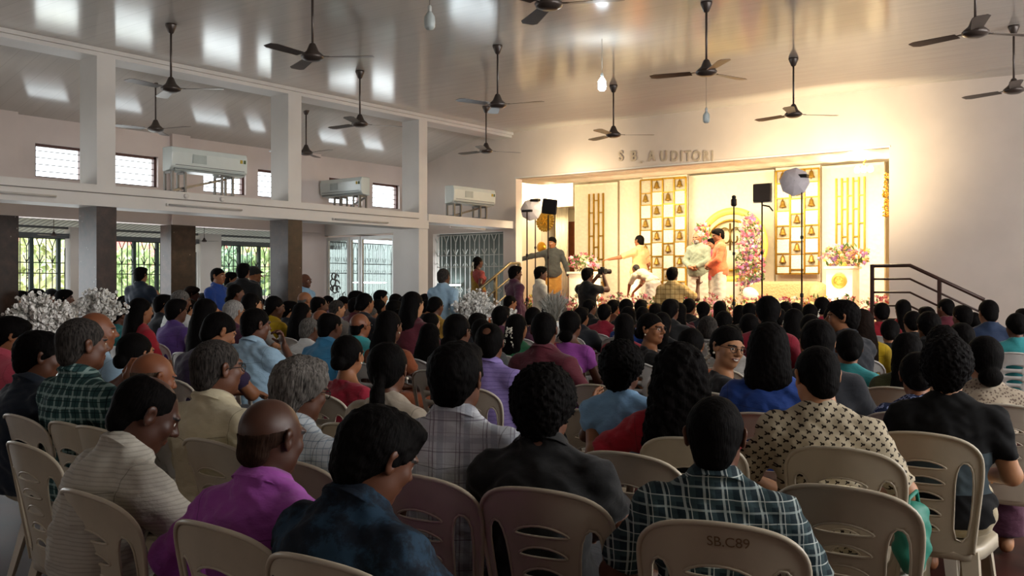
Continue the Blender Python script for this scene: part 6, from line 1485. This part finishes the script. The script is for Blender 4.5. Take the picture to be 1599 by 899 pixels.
# bag by the leaf-print shirt
p = atd(1425, 760, 3.55); 
V, Q = surf([P('e', (0, 0, .12), None, (.06, .12, .13), None, .05), P('e', (0, .02, .22), None, (.04, .10, .04), None, .04)], .012, disp=wr_disp(.006, 40, 1)); e = thing('handbag', 'teal green cloth bag beside the leaf-print shirt', 'bag', (p.x, p.y, .44)); link('bag_body', np_mesh('bag', V, Q), mat('teal_bag', '1f7a68', .6), e)
MB().tube([(0, -.08, .2), (.0, -.05, .28), (0, .05, .29), (0, .1, .2)], .008, 6).build('strap', mat('teal_bag', '1f7a68', .6), e)
# grey panel on the black t-shirt is part of the shirt print
# ------------------------------------------------------------------ camera, light, world
cam = bpy.data.cameras.new('camera'); co = bpy.data.objects.new('camera', cam); COL.objects.link(co)
cam.sensor_width = 36; cam.lens = FPX / 1599 * 36; cam.shift_y = -(449.5 - HY) / 1599; cam.shift_x = 0
co.location = (0, 0, CAMZ); co.rotation_euler = (PI / 2, 0, TH); cam.clip_start = .05; SC.camera = co
w = bpy.data.worlds.new('sky'); SC.world = w; w.use_nodes = True; bg = w.node_tree.nodes['Background']; bg.inputs[0].default_value = (.86, .94, 1, 1); bg.inputs[1].default_value = 4.0
def area(name, loc, rot, sx, sy, e, col=(1, 1, 1), spread=None):
    l = bpy.data.lights.new(name, 'AREA'); l.shape = 'RECTANGLE'; l.size = sx; l.size_y = sy; l.energy = e; l.color = col
    if spread: l.spread = spread
    o = bpy.data.objects.new(name, l); COL.objects.link(o); o.location = loc; o.rotation_euler = rot; return o
def point(name, loc, e, col, r=.1):
    l = bpy.data.lights.new(name, 'POINT'); l.energy = e; l.color = col; l.shadow_soft_size = r; o = bpy.data.objects.new(name, l); COL.objects.link(o); o.location = loc; return o
def spot(name, loc, to, e, col, ang, r=.1, blend=.5):
    l = bpy.data.lights.new(name, 'SPOT'); l.energy = e; l.color = col; l.shadow_soft_size = r; l.spot_size = math.radians(ang); l.spot_blend = blend; o = bpy.data.objects.new(name, l); COL.objects.link(o); o.location = loc
    o.rotation_euler = (Vector(to) - Vector(loc)).to_track_quat('-Z', 'Y').to_euler(); return o
s = bpy.data.lights.new('sun', 'SUN'); s.energy = 5.5; s.angle = .02; s.color = (1, .95, .85); so = bpy.data.objects.new('sun', s); COL.objects.link(so); so.rotation_euler = (0, math.radians(42), math.radians(20))
# added fill lights, in place of daylight from the unseen right and rear sides
DAYFILL = (1, .96, .93)
area('fill_right_upper', (4.5, 7.8, 3.2), (0, math.radians(98), 0), 1.2, 11, 560, DAYFILL)
area('fill_right_lower', (4.5, 9.5, 1.8), (0, math.radians(95), 0), 1.4, 10, 50, DAYFILL)
area('fill_rear', (-5, -6.9, 1.5), (PI / 2, 0, PI), 14, 2.4, 85, DAYFILL)
area('daylight_veranda_openings', (-15.0, 6.6, 1.4), (0, -PI / 2, 0), 1.8, 9.2, 170, (.93, .98, 1))
area('daylight_clerestory', (-14.4, 5, 3.3), (0, -PI / 2, 0), .5, 20, 120, (.93, .98, 1))
WC = (1, .82, .54)
point('left_stage_lamp_light', (WL1.x, WL1.y - .2, WL1.z - .05), 90, WC, .12); point('right_stage_lamp_light', (WL2.x, WL2.y - .35, WL2.z), 130, WC, .12)
area('added_stage_strip', (-7.9, YS + .45, 3.35), (math.radians(28), 0, 0), 6.2, .25, 300, WC)  # unseen strip light added behind the lintel to brighten the stage
spot('podium_flood', (-5.75, 15.45, 1.0), (-5.6, 16.2, 1.35), 60, (1, .85, .55), 90, .15); spot('left_stand_flood', (-10.0, 15.5, 1.0), (-10.1, 17.0, 1.5), 150, (1, .80, .45), 100, .15)
for nm, px, py, Y, e in (('added_wall_spot_right', 1290, 258, 14.0, 165), ('added_wall_spot_mid', 1146, 300, 14.0, 95), ('added_wall_spot_left', 872, 292, 14.3, 80)):  # added warm spots near the stands, washing the stage wall with a glow
    p = atY(px, py, Y); spot(nm, tuple(p), (p.x - .3, p.y + 3, p.z + .35), e, (1, .80, .50), 150, .08, .5)
point('hanging_bulb_light', tuple(pb), 60, (.85, .95, 1), .06)
area('corridor_tube_light', (-12.8, 15.42, 1.6), (-PI / 2, 0, 0), 1.2, 1.0, 22, (.85, .95, 1))
SC.view_settings.view_transform = 'Standard'; SC.view_settings.look = 'None'; SC.view_settings.exposure = 0; SC.view_settings.gamma = 1; SC.view_settings.use_curve_mapping = False
SC.cycles.use_denoising = True; SC.cycles.max_bounces = 8; SC.cycles.diffuse_bounces = 4; SC.cycles.glossy_bounces = 3; SC.cycles.transmission_bounces = 6; SC.cycles.transparent_max_bounces = 8; SC.cycles.sample_clamp_indirect = 6; SC.cycles.caustics_reflective = False; SC.cycles.caustics_refractive = False
